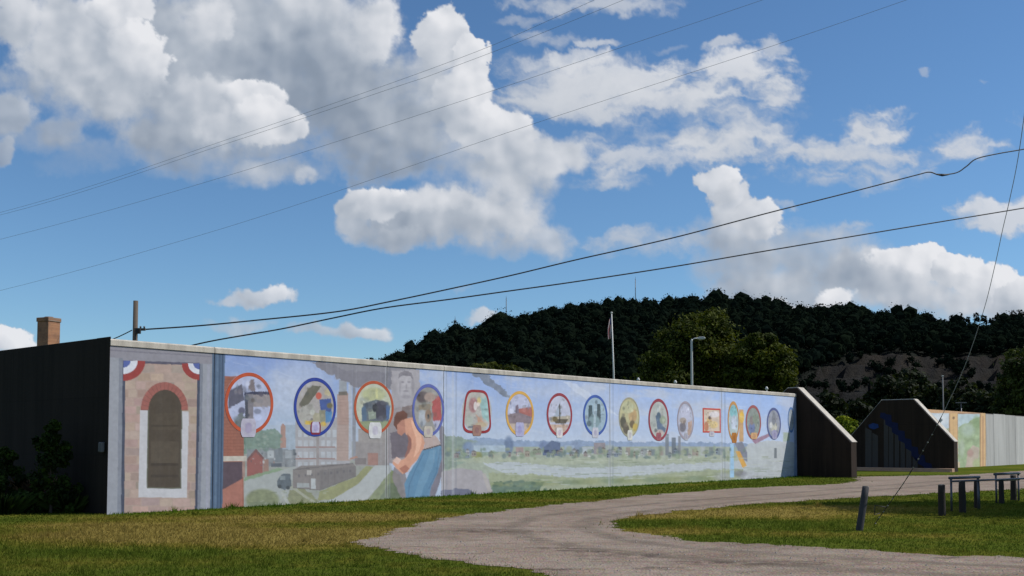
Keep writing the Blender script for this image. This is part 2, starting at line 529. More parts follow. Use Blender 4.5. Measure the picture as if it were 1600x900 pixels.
def painted(name, weather=0.065):
    """paint laid on as a colour for each point, with streaks of dirt running down"""
    def build(t, p):
        c = t.N('ShaderNodeAttribute', attribute_name='Col').outputs['Color']
        P = pos(t)
        streak = t.noise(t.V('MULTIPLY', P, (2.2, 2.2, 0.12)), 2.0, 5.0, 0.65)
        blot = t.noise(P, 1.3, 6.0, 0.6)
        f = t.M('ADD', t.M('MULTIPLY', t.smooth(streak, 0.3, 0.75), weather), t.M('MULTIPLY', blot, weather * 0.6))
        c = t.mix(t.M('MULTIPLY', f, 1.1), c, (0.62, 0.62, 0.66, 1.0), 'MULTIPLY')
        t.put(p.inputs['Base Color'], t.mix(t.M('MULTIPLY', f, 0.5), c, (0.45, 0.45, 0.46, 1.0)))
        bump(t, p, t.noise(P, 38.0, 4.0, 0.65), 0.25, 0.006)
    return material(name, build, 0.85, 0.2)


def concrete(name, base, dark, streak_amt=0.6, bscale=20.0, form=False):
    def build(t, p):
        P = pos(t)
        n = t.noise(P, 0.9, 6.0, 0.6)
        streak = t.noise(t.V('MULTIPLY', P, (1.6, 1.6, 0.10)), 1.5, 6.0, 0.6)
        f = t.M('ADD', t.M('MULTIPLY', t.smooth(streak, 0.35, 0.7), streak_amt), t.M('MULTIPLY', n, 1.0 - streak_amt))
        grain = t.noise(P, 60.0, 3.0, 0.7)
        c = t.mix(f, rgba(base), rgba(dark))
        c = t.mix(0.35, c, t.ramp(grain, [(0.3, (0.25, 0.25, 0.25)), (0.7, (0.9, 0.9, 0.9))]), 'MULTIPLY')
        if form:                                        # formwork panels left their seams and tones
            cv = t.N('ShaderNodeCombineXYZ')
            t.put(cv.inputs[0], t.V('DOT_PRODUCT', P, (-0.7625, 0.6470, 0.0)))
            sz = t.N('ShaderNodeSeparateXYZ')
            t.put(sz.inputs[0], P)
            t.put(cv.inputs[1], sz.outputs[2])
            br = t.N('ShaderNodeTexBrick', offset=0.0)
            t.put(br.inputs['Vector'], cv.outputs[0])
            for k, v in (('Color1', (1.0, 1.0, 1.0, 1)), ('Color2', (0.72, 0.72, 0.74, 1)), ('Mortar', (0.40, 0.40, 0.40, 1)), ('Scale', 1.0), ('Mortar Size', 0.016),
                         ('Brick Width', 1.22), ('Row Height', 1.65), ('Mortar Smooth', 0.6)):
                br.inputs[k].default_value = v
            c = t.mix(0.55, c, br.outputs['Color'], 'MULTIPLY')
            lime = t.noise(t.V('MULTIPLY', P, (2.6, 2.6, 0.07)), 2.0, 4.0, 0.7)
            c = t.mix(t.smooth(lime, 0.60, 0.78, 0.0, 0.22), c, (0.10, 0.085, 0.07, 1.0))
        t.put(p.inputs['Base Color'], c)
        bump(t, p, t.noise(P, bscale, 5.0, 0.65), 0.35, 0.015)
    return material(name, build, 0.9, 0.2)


M_MURAL = painted('mural_paint')
M_COPING = concrete('coping_concrete', (0.70, 0.65, 0.57), (0.36, 0.33, 0.29), 0.6)
M_BODY = concrete('wall_concrete', (0.30, 0.28, 0.26), (0.18, 0.17, 0.16), 0.6)
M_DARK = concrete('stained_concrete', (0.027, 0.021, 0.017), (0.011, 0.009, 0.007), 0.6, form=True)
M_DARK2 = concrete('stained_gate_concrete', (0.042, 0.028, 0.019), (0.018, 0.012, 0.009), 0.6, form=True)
M_PLAIN = concrete('pale_concrete', (0.56, 0.555, 0.54), (0.38, 0.375, 0.365), 0.6)
M_GREY = simple('galvanised_metal', (0.10, 0.105, 0.115), 0.45, 0.2, 6.0, 0.6)
M_WOOD = simple('weathered_post_wood', (0.030, 0.025, 0.021), 0.9, 0.5, 4.0, 0, 0.5, 30.0, (6, 6, 0.6))
M_POLE = simple('utility_pole_wood', (0.12, 0.095, 0.075), 0.9, 0.45, 4.0, 0, 0.5, 30.0, (6, 6, 0.4))
M_CABLE = simple('cable_black', (0.025, 0.025, 0.027), 0.6, 0.1)
M_WIRE = simple('wire_grey', (0.24, 0.26, 0.29), 0.5, 0.1)
M_WHITEPOLE = simple('white_pole_paint', (0.62, 0.62, 0.60), 0.5, 0.12)
M_LAMP = simple('lamp_grey_paint', (0.50, 0.51, 0.50), 0.5, 0.12)
M_BARK = simple('tree_bark', (0.07, 0.055, 0.042), 0.95, 0.4, 3.0, 0, 0.6, 14.0, (3, 3, 0.5))
M_RUST = simple('rusty_sill', (0.42, 0.27, 0.18), 0.9, 0.4, 2.0)
M_BLUEPAINT = simple('dark_blue_paint', (0.005, 0.010, 0.050), 0.8, 0.4, 1.5)
M_BLUEDAB = simple('bright_blue_paint', (0.012, 0.04, 0.16), 0.8, 0.4, 2.5)
M_GREYPAINT = simple('grey_paint', (0.055, 0.050, 0.047), 0.85, 0.35, 1.2, stretch=(3, 3, 0.3))


def leaf_mat(name, trans=0.25, spec=0.12):
    def build(t, p):
        c = t.N('ShaderNodeAttribute', attribute_name='Col').outputs['Color']
        t.put(p.inputs['Base Color'], c)
        nt = t.nt
        tr = t.N('ShaderNodeBsdfTranslucent')
        t.put(tr.inputs[0], t.mix(1.0, c, (1.25, 1.2, 0.5, 1.0), 'MULTIPLY'))
        mx = t.N('ShaderNodeMixShader')
        mx.inputs[0].default_value = trans
        nt.links.new(p.outputs[0], mx.inputs[1])
        nt.links.new(tr.outputs[0], mx.inputs[2])
        nt.links.new(mx.outputs[0], nt.nodes['Material Output'].inputs[0])
    return material(name, build, 0.75, spec)


M_LEAF = leaf_mat('leaves')
M_FOREST = leaf_mat('forest_leaves', 0.03, 0.0)


# ------------------------------------------------------------------ painting on walls
class Canvas:
    """a painting, in picture units, that is then laid on a wall point by point"""
    def __init__(self, x0, x1, y0, y1, k=2.0, base=(160, 170, 190)):
        self.x0, self.y0, self.k = x0, y0, k
        self.w, self.h = int((x1 - x0) * k), int((y1 - y0) * k)
        self.a = np.zeros((self.h, self.w, 3)) + np.array(base, dtype=float)
        yy, xx = np.mgrid[0:self.h, 0:self.w]
        self.X, self.Y = xx / k + x0, yy / k + y0

    def _win(self, x0, x1, y0, y1):
        k = self.k
        return (slice(max(0, int((y0 - self.y0) * k)), max(0, min(self.h, int((y1 - self.y0) * k) + 2))),
                slice(max(0, int((x0 - self.x0) * k)), max(0, min(self.w, int((x1 - self.x0) * k) + 2))))

    def _mix(self, win, m, col, var):
        if m.size == 0:
            return
        c = np.array(col, dtype=float)
        if var:
            n = fbm(self.X[win] / 9.0, self.Y[win] / 9.0, 4, .6, int(sum(col)) % 97)
            c = c * (1 + var * n[..., None])
        self.a[win] += (c - self.a[win]) * m[..., None]

    def ell(self, cx, cy, rx, ry, col, a=1.0, soft=0.12, var=0.12):
        w = self._win(cx - rx * 1.3, cx + rx * 1.3, cy - ry * 1.3, cy + ry * 1.3)
        r = np.hypot((self.X[w] - cx) / rx, (self.Y[w] - cy) / ry)
        self._mix(w, a * (1 - sstep(r, 1 - soft, 1 + soft)), col, var)

    def ring(self, cx, cy, rx, ry, t, col, a=1.0, var=0.1):
        w = self._win(cx - rx * 1.2, cx + rx * 1.2, cy - ry * 1.2, cy + ry * 1.2)
        r = np.hypot((self.X[w] - cx) / rx, (self.Y[w] - cy) / ry)
        self._mix(w, a * ((r > 1 - t) & (r < 1)), col, var)

    def poly(self, pts, col, a=1.0, var=0.12, wob=0.0):
        p = np.array(pts, dtype=float)
        w = self._win(p[:, 0].min() - 2, p[:, 0].max() + 2, p[:, 1].min() - 2, p[:, 1].max() + 2)
        X, Y = self.X[w], self.Y[w]
        if wob and X.size:
            X = X + wob * fbm(X / 11.0, Y / 11.0, 4, .6, 3)
            Y = Y + wob * fbm(X / 11.0, Y / 11.0, 4, .6, 8)
        inside = np.zeros(X.shape, bool)
        for (xa, ya), (xb, yb) in zip(p, np.roll(p, -1, 0)):
            if ya != yb:
                inside ^= ((ya > Y) != (yb > Y)) & (X < (xb - xa) * (Y - ya) / (yb - ya) + xa)
        self._mix(w, a * inside, col, var)

    def rect(self, x0, x1, y0, y1, col, a=1.0, var=0.12):
        self.poly([(x0, y0), (x1, y0), (x1, y1), (x0, y1)], col, a, var)

    def line(self, pts, wd, col, a=1.0):
        for (xa, ya), (xb, yb) in zip(pts[:-1], pts[1:]):
            L = math.hypot(xb - xa, yb - ya) or 1
            nx, ny = -(yb - ya) / L * wd / 2, (xb - xa) / L * wd / 2
            self.poly([(xa + nx, ya + ny), (xb + nx, yb + ny), (xb - nx, yb - ny), (xa - nx, ya - ny)], col, a, 0.08)

    def finish(self, n=1, fade=0.16):
        for _ in range(n):
            a = np.pad(self.a, ((1, 1), (1, 1), (0, 0)), 'edge')
            self.a = (a[1:-1, 1:-1] * 2 + a[:-2, 1:-1] + a[2:, 1:-1] + a[1:-1, :-2] + a[1:-1, 2:]) / 6.0
        for i, sc in enumerate((5.0, 22.0)):
            n_ = fbm(self.X / sc, self.Y / sc, 3, .6, 400 + i)
            self.a *= (1 + .04 * n_[..., None])
        lum = self.a.mean(-1, keepdims=True)
        self.a = (self.a + (lum - self.a) * fade) * 1.0 + 2.0
        self.lin = lin(np.clip(self.a, 0, 255))

    def sample(self, px, py):
        u = np.clip((px - self.x0) * self.k, 0, self.w - 1.001)
        v = np.clip((py - self.y0) * self.k, 0, self.h - 1.001)
        iu, iv = u.astype(int), v.astype(int)
        fu, fv = (u - iu)[..., None], (v - iv)[..., None]
        L = self.lin
        return ((L[iv, iu] * (1 - fu) + L[iv, iu + 1] * fu) * (1 - fv)
                + (L[iv + 1, iu] * (1 - fu) + L[iv + 1, iu + 1] * fu) * fv)


# ------------------------------------------------------------------ the flood wall's line
D1 = Vector(((2200 - 800) / FPX, 1.0, 0)).normalized()       # along the painted face, away from the viewer
D2 = Vector((-D1.y, D1.x, 0))                                # to the back of the wall
C0 = gnd(167, 804)
WALL_RZ = math.atan2(D1.y, D1.x)
WALL_H = 4.93
ALB = 1.06                                                    # reflectance scale of the paints


def on_wall(px, py, y=0.0):
    """picture point -> (s, z) on the plane of the wall's face, moved back by y"""
    d = ray(px, py)
    o = Vector((0, 0, EYE)) - (C0 + D2 * y)
    t = -o.dot(D2) / d.dot(D2)
    h = o + d * t
    return h.dot(D1), h.z


def wall_px(s, z, y=0.0):
    return proj(C0.x + D1.x * s + D2.x * y, C0.y + D1.y * s + D2.y * y, z)


def painted_grid(name, canvas, S, Z, y, parent, mat=M_MURAL, albedo=ALB):
    """S, Z arrays of wall coordinates; colours taken from the canvas"""
    px, py = wall_px(S, Z)
    c = canvas.sample(px, py) * albedo
    co = np.stack([S, np.full_like(S, y), Z], -1)
    me = grid_mesh(name, co[::-1], np.concatenate([c, np.ones_like(S)[..., None]], -1)[::-1])
    return link(name, me, mat, parent)

# ------------------------------------------------------------------ ground, road, hill
DRY = [(330, 832, 6.0, 2.6, 1.0), (480, 842, 5.0, 2.2, 1.0), (600, 806, 7.0, 2.0, 0.8), (420, 812, 6.0, 2.0, 0.7), (220, 822, 3.0, 1.2, 0.55), (150, 880, 3.0, 1.2, 0.35),
       (1120, 806, 5.0, 2.0, 0.9), (1300, 796, 5.0, 2.6, 0.9), (1040, 830, 2.5, 1.0, 0.8), (1280, 836, 4.0, 0.8, 0.5), (760, 782, 12.0, 1.0, 0.55)]


def grass_colour(t, P):
    """green to straw, the same for the turf and for its blades"""
    sx = t.V('MULTIPLY', P, (1.0, 1.0, 0.0))
    n = t.noise(sx, 0.28, 5.0, 0.6)
    dry = t.M('MULTIPLY_ADD', n, 2.2, -1.05)
    for (px, py, rx, ry, a) in DRY:
        g = gnd(px, py)
        q = t.V('MULTIPLY', t.V('SUBTRACT', sx, (g.x, g.y, 0)), (1 / rx, 1 / ry, 0))
        dry = t.M('ADD', dry, t.smooth(t.V('LENGTH', q), 0.1, 1.5, a * 0.95, 0.0))
    dry = t.M('ADD', dry, t.M('MULTIPLY_ADD', t.noise(sx, 2.4, 4.0, 0.65), 1.1, -0.55))
    dry = t.M('MAXIMUM', t.M('MINIMUM', dry, 1.0), 0.0)
    c = t.ramp(dry, [(0.0, (0.075, 0.106, 0.012)), (0.35, (0.120, 0.128, 0.017)), (0.7, (0.190, 0.158, 0.030)), (1.0, (0.240, 0.185, 0.048))])
    return c


def _ground(t, p):
    P = pos(t)
    c = grass_colour(t, P)
    soil = t.noise(P, 5.0, 5.0, 0.65)
    c = t.mix(t.smooth(soil, 0.42, 0.72, 0.05, 0.45), c, (0.085, 0.066, 0.032, 1.0))
    t.put(p.inputs['Base Color'], c)
    bump(t, p, t.noise(P, 14.0, 5.0, 0.7), 0.8, 0.05)


def _blade(t, p):
    P = pos(t)
    c = grass_colour(t, P)
    v = t.N('ShaderNodeAttribute', attribute_name='Col').outputs['Color']
    c = t.mix(1.0, c, v, 'MULTIPLY')
    t.put(p.inputs['Base Color'], c)
    tr = t.N('ShaderNodeBsdfTranslucent')
    t.put(tr.inputs[0], c)
    mx = t.N('ShaderNodeMixShader')
    mx.inputs[0].default_value = 0.5
    t.nt.links.new(p.outputs[0], mx.inputs[1])
    t.nt.links.new(tr.outputs[0], mx.inputs[2])
    t.nt.links.new(mx.outputs[0], t.nt.nodes['Material Output'].inputs[0])


def _gravel(t, p):
    P = pos(t)
    big = t.noise(P, 0.35, 5.0, 0.6)
    mid = t.noise(P, 3.0, 6.0, 0.7)
    vo = t.N('ShaderNodeTexVoronoi', feature='F1')
    t.put(vo.inputs['Vector'], P)
    vo.inputs['Scale'].default_value = 22.0
    c = t.ramp(big, [(0.3, (0.235, 0.205, 0.180)), (0.55, (0.330, 0.295, 0.265)), (0.75, (0.400, 0.365, 0.335))])
    c = t.mix(t.smooth(mid, 0.40, 0.66, 0.0, 0.55), c, (0.165, 0.140, 0.118, 1.0))
    c = t.mix(0.55, c, t.mix(0.5, vo.outputs['Color'], (0.75, 0.72, 0.70, 1.0)), 'MULTIPLY')
    c = t.mix(1.0, c, (1.06, 0.93, 0.82, 1.0), 'MULTIPLY')
    damp = t.noise(t.V('MULTIPLY', P, (0.35, 1.0, 1.0)), 1.1, 4.0, 0.6)
    rut = t.noise(t.V('MULTIPLY', P, (0.25, 1.1, 1.0)), 0.9, 5.0, 0.6)
    c = t.mix(t.smooth(rut, 0.45, 0.68, 0.0, 0.45), c, (0.32, 0.275, 0.235, 1.0))
    c = t.mix(t.smooth(damp, 0.63, 0.69, 0.0, 0.75), c, (0.075, 0.058, 0.048, 1.0))
    spots = 0.0
    for (px, py, rx, ry) in ((875, 857, .7, .3), (930, 862, .6, .25), (1028, 888, .55, .22), (865, 890, .5, .15), (1000, 868, 1.2, .4), (1180, 880, 1.5, .4), (760, 830, 1.4, .6)):
        g = gnd(px, py)
        q = t.V('MULTIPLY', t.V('SUBTRACT', P, (g.x, g.y, 0)), (1 / rx, 1 / ry, 0))
        spots = t.M('ADD', spots, t.smooth(t.V('LENGTH', q), 0.0, 1.6, 0.75, 0.0))
    c = t.mix(t.M('MULTIPLY', spots, t.smooth(mid, 0.40, 0.60)), c, (0.060, 0.042, 0.034, 1.0))
    t.put(p.inputs['Base Color'], c)
    h = t.M('ADD', t.M('MULTIPLY', vo.outputs['Distance'], -1.0), t.M('MULTIPLY', mid, 1.4))
    bump(t, p, h, 0.7, 0.03)


M_GROUND = material('turf', _ground, 0.95, 0.0)
M_BLADE = material('grass_blades', _blade, 0.85, 0.03)
M_GRAVEL = material('gravel', _gravel, 0.95, 0.15)

bm = bmesh.new()
bmesh.ops.create_grid(bm, x_segments=60, y_segments=60, size=3500.0)
ground = bm_obj('ground', bm, M_GROUND)
tag(ground, kind='structure')

ROAD_PX = [(563, 851), (585, 842), (612, 830), (650, 820), (700, 808), (800, 796), (900, 786), (1000, 775), (1150, 763), (1290, 757.5), (1335, 754),
           (1338, 745), (1420, 743.5), (1495, 742.5), (1540, 740), (1600, 735.5), (1720, 729), (1850, 724),
           (1850, 752), (1700, 759), (1600, 764), (1460, 771), (1340, 778), (1250, 783), (1180, 787), (1080, 797), (1000, 805), (960, 816),
           (985, 829), (1040, 839), (1080, 845), (1200, 850), (1350, 860), (1480, 868), (1600, 872), (1800, 878),
           (1800, 1020), (1000, 1020), (905, 925), (850, 900), (800, 889), (730, 880), (650, 867), (600, 858)]
road = []
rp = [gnd(*p) for p in ROAD_PX]
for i, a in enumerate(rp):
    b = rp[(i + 1) % len(rp)]
    L = (b - a).length
    n = max(1, int(L / 0.12)) if a.y < 70 else 6
    n = min(n, 160)
    nv = Vector((-(b - a).y, (b - a).x, 0)).normalized()
    for k in range(n):
        q = a.lerp(b, k / n)
        w_ = float(fbm(np.array([q.x * 0.9]), np.array([q.y * 0.9]), 6, .72, 77)[0]) * 0.95 * min(1.0, 25.0 / q.y + 0.3)
        road.append((q + nv * w_).to_tuple())
road_poly = np.array([(x, y) for x, y, _ in road])
tri = tessellate_polygon([[Vector(v) for v in road]])
me = bpy.data.meshes.new('gravel_road')
me.from_pydata([(x, y, 0.006) for x, y, _ in road], [], [tuple(t) for t in tri])
me.update()
bm = bmesh.new(); bm.from_mesh(me); bmesh.ops.recalc_face_normals(bm, faces=bm.faces)
for f in bm.faces:
    if f.normal.z < 0:
        f.normal_flip()
bm.to_mesh(me); bm.free()
tag(link('gravel_road', me, M_GRAVEL), kind='structure')


def in_poly(P, poly):
    inside = np.zeros(len(P), bool)
    x, y = P[:, 0], P[:, 1]
    for (xa, ya), (xb, yb) in zip(poly, np.roll(poly, -1, 0)):
        if ya != yb:
            inside ^= ((ya > y) != (yb > y)) & (x < (xb - xa) * (y - ya) / (yb - ya) + xa)
    return inside


# two worn wheel tracks along the road
def _track(t, p):
    P = pos(t)
    al = t.N('ShaderNodeAttribute', attribute_name='Col').outputs['Alpha']
    n = t.noise(P, 1.6, 5.0, 0.65)
    g = t.noise(P, 25.0, 3.0, 0.7)
    t.put(p.inputs['Base Color'], t.ramp(g, [(0.3, (0.14, 0.115, 0.092)), (0.7, (0.26, 0.22, 0.18))]))
    t.put(p.inputs['Alpha'], t.M('MULTIPLY', al, t.smooth(n, 0.35, 0.65, 0.15, 0.85)))


M_TRACK = material('worn_gravel', _track, 0.95, 0.1)
MID = [gnd(*q) for q in ((1750, 905), (1500, 890), (1300, 880), (1120, 868), (980, 856), (890, 841), (850, 824), (880, 809), (980, 796), (1120, 783), (1260, 772), (1380, 762), (1500, 752), (1650, 743))]
cx_ = np.array([[v.x, v.y] for v in MID])
tt_ = np.arange(len(MID))
ti = np.linspace(0, len(MID) - 1, 260)
mx_ = np.stack([np.interp(ti, tt_, cx_[:, k]) for k in (0, 1)], -1)
for _ in range(30):
    mx_[1:-1] = (mx_[:-2] + mx_[1:-1] * 2 + mx_[2:]) / 4
tg = np.gradient(mx_, axis=0)
tg /= np.linalg.norm(tg, axis=1, keepdims=True)
nm = np.stack([-tg[:, 1], tg[:, 0]], -1)
for off in (-0.82, 0.82):
    w5 = np.array([-.34, -.17, 0, .17, .34])
    wob = .12 * fbm(ti * .4, ti * 0 + off, 3, .5, 9)
    q = mx_[:, None] + nm[:, None] * (off + w5[None] + wob[:, None])[..., None]
    al = np.repeat(np.array([[0, .40, .55, .40, 0]]), len(ti), 0)
    co = np.concatenate([q, np.full(q.shape[:2] + (1,), 0.010)], -1)
    me = grid_mesh('wheel_track', co, np.concatenate([np.ones(q.shape[:2] + (3,)), al[..., None]], -1))
    tag(link('wheel_track', me, M_TRACK), kind='structure')

# the wooded hill behind: crest line read off the picture, 820 m away
CREST = np.array([(-200, 690), (200, 672), (350, 646), (450, 616), (540, 584), (600, 561), (640, 545), (680, 526), (720, 516), (760, 507), (800, 497), (840, 489),
                  (880, 481), (920, 476), (960, 472), (1000, 472), (1035, 474), (1060, 465), (1100, 465), (1150, 471), (1200, 473), (1250, 476), (1300, 480),
                  (1350, 482), (1400, 488), (1450, 496), (1500, 503), (1550, 505), (1600, 498), (1700, 492), (1900, 515), (2300, 590), (2800, 670)], float)
R0, R1, TREE_H = 400.0, 820.0, 9.0


def hill_z(px, t):
    """ground height on the hill at picture column px, t = 0 foot .. 1 crest .. 2 behind"""
    ys = np.interp(px, CREST[:, 0], CREST[:, 1])
    hc = np.maximum(EYE + (692 - ys) / FPX * R1 - TREE_H, -2.0)
    prof = np.where(t <= 1, sstep(t, -0.12, 1.12) * 1.0, 1 - 0.5 * sstep(t, 1.0, 2.0))
    prof = prof / np.where(t <= 1, sstep(np.array(1.0), -0.12, 1.12), 1.0)
    base = hc * prof
    n = fbm(px / 55.0, t * 4.0, 4, .55, 500) * hc * 0.07 * np.clip(1 - np.abs(t - 0.5) * 1.6, 0, 1)
    return base + n


QUARRY = np.array([(1240, 606), (1262, 592), (1285, 575), (1320, 562), (1360, 557), (1400, 553), (1450, 560), (1500, 566), (1560, 552), (1600, 556), (1660, 570), (1660, 660), (1240, 660)], float)
hx = np.linspace(-200, 2800, 420)
ht = np.linspace(0, 1.9, 110)
HX, HT = np.meshgrid(hx, ht)
HY = R0 + (R1 - R0) * HT
HZ = hill_z(HX, HT)
ppx, ppy = proj((HX - 800) / FPX * HY, HY, HZ)
qmask = in_poly(np.stack([ppx.ravel() + 14 * fbm(ppx.ravel() / 60, ppy.ravel() / 30, 4, .6, 9), ppy.ravel() + 9 * fbm(ppx.ravel() / 40, ppy.ravel() / 30, 4, .6, 19)], -1), QUARRY).reshape(HX.shape) & (HT < 1)
stepz = np.round(HZ / 9.0) * 9.0
HZ = np.where(qmask, HZ * 0.25 + stepz * 0.75 + 1.5 * fbm(HX / 8, HT * 30, 3, .6, 41), HZ)
HZ[0] = -3.0
rocky = (0.5 + 0.9 * fbm(HX / 30.0, HZ / 6.0, 5, .6, 71))[..., None]
tan, grey = np.array([0.040, 0.032, 0.024]), np.array([0.018, 0.019, 0.019])
rock = grey + (tan - grey) * np.clip(rocky + (HZ[..., None] - 45) / 60.0, 0, 1)
rock = rock * (0.75 + 0.6 * fbm(HX / 6, HZ / 1.2, 4, .6, 91)[..., None])
hcol = np.where(qmask[..., None], np.clip(rock, 0.015, 0.5), np.array([0.008, 0.011, 0.008]))
me = grid_mesh('hill', np.stack([(HX - 800) / FPX * HY, HY, HZ], -1), np.concatenate([hcol, np.ones_like(HX)[..., None]], -1))


def _hill(t, p):
    c = t.N('ShaderNodeAttribute', attribute_name='Col').outputs['Color']
    n = t.noise(pos(t), 0.25, 6.0, 0.7)
    t.put(p.inputs['Base Color'], t.mix(0.5, c, t.ramp(n, [(0.3, (0.3, 0.3, 0.3)), (0.7, (1.3, 1.3, 1.3))]), 'MULTIPLY'))
    bump(t, p, n, 1.0, 3.0)


tag(link('hill', me, material('hill_ground', _hill, 0.95, 0.1)), kind='structure')


def leaf_cloud(centres, radii, per, size, cols, seed, squash=0.75, shell=0.55, jit=0.55, rag=0.44):
    """per leaf-clump quads round each centre: scattered through the outer part of an uneven ball"""
    r = np.random.default_rng(seed)
    n = len(centres)
    d = r.normal(size=(n, per, 3))
    d /= np.linalg.norm(d, axis=-1, keepdims=True)
    rad = shell + (1 - shell) * r.random((n, per, 1)) ** 0.6
    rad = rad * (1 - rag / 2 + rag * r.random((n, per, 1)))
    p = centres[:, None] + d * rad * radii[:, None]
    up = np.array([0, 0, 1.0])
    nrm = d * 0.8 + up * 0.35 + r.normal(size=d.shape) * jit
    nrm /= np.linalg.norm(nrm, axis=-1, keepdims=True)
    a = np.cross(nrm, r.normal(size=d.shape))
    a /= np.linalg.norm(a, axis=-1, keepdims=True)
    b = np.cross(nrm, a)
    s = size * (0.55 + 0.9 * r.random((n, per, 1)))
    asp = squash * (0.6 + 0.6 * r.random((n, per, 1)))
    q = np.stack([p - a * s, p - b * s * asp, p + a * s, p + b * s * asp], 2)
    c = cols[:, None] * (0.70 + 0.6 * r.random((n, per, 1)))
    c = np.repeat(c[:, :, None], 4, 2)
    return q.reshape(-1, 3), c.reshape(-1, 3)


def leaves_object(name, parts, mat, parent=None):
    co = np.concatenate([p for p, _ in parts])
    cl = np.concatenate([c for _, c in parts])
    f = np.arange(len(co)).reshape(-1, 4)
    me = bpy.data.meshes.new(name)
    fill_mesh(me, co, f, np.concatenate([cl, np.ones((len(cl), 1))], -1), smooth=False)
    return link(name, me, mat, parent)


# trees of the hill: one mass of foliage
def make_forest():
    r = np.random.default_rng(21)
    px, tt = [], []
    t = 0.10
    while t < 1.14:
        y = R0 + (R1 - R0) * t
        step = 6.6 / y * FPX
        xs = np.arange(380, 1720, step)
        px.append(xs + r.uniform(-.45, .45, len(xs)) * step)
        tt.append(np.full(len(xs), t) + r.uniform(-.009, .009, len(xs)))
        t += 6.8 / (R1 - R0)
    px, tt = np.concatenate(px), np.concatenate(tt)
    y = R0 + (R1 - R0) * tt
    z = hill_z(px, tt)
    X = (px - 800) / FPX * y
    qx, qy = proj(X, y, z)
    wob = np.stack([qx + 14 * fbm(qx / 60, qy / 30, 4, .6, 9), qy + 9 * fbm(qx / 40, qy / 30, 4, .6, 19)], -1)
    inq = in_poly(wob, QUARRY)
    brush = fbm(px / 45.0, tt * 9.0, 3, .5, 33) > 0.10
    keep = (~inq | (brush & (r.random(len(px)) < .85))) & (z > 1.0)
    # only those that can show above the wall and the trees before them
    keep &= (qy < 655)
    # thin stand on the crest at the right, and the notch near the summit
    keep &= ~((px > 1488) & (tt > 0.93) & (r.random(len(px)) < .85))
    keep &= ~((np.abs(px - 1034) < 7) & (tt > 0.965))
    px, tt, y, z, X, inq = [v[keep] for v in (px, tt, y, z, X, inq)]
    h = TREE_H * r.uniform(.65, 1.45, len(px)) * np.where(inq, .55, 1.0)
    crest = (tt > .90) & (tt < 1.06)
    h = np.where(crest, h * (1 + .75 * perlin(px / 13.0, tt * 0 + 3.3, 5) + .3 * perlin(px / 40.0, tt * 0, 6)), h)
    rad = np.stack([h * r.uniform(.36, .55, len(px)), h * r.uniform(.36, .55, len(px)), h * r.uniform(.42, .55, len(px))], -1)
    cen = np.stack([X, y, z + h * .60], -1)
    g = r.random((len(px), 1))
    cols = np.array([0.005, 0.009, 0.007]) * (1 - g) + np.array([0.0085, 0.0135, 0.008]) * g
    # each crown: a lumpy mass with a rough coat of leaf clumps
    bmi = bmesh.new()
    bmesh.ops.create_icosphere(bmi, subdivisions=1, radius=1.0)
    iv = np.array([v.co[:] for v in bmi.verts])
    fi = np.array([[v.index for v in f.verts] for f in bmi.faces])
    bmi.free()
    n = len(px)
    lump = r.uniform(.70, 1.20, (n, len(iv), 1))
    v = cen[:, None] + iv[None] * lump * rad[:, None] * .74
    vc = np.repeat(cols[:, None] * .95, len(iv), 1) * (.85 + .3 * r.random((n, len(iv), 1)))
    f = (np.arange(n)[:, None, None] * len(iv) + fi[None]).reshape(-1, 3)
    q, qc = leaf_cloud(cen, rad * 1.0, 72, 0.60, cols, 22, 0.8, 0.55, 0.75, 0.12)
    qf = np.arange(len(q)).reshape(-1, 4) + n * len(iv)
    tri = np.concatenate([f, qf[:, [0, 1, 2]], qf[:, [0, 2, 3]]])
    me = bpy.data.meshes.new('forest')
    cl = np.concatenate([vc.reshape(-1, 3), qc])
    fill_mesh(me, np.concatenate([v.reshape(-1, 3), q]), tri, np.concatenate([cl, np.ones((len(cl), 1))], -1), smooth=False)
    return link('forest', me, M_FOREST)


tag(make_forest(), 'dark green wood covering the whole hill behind the wall', 'wood', kind='stuff')

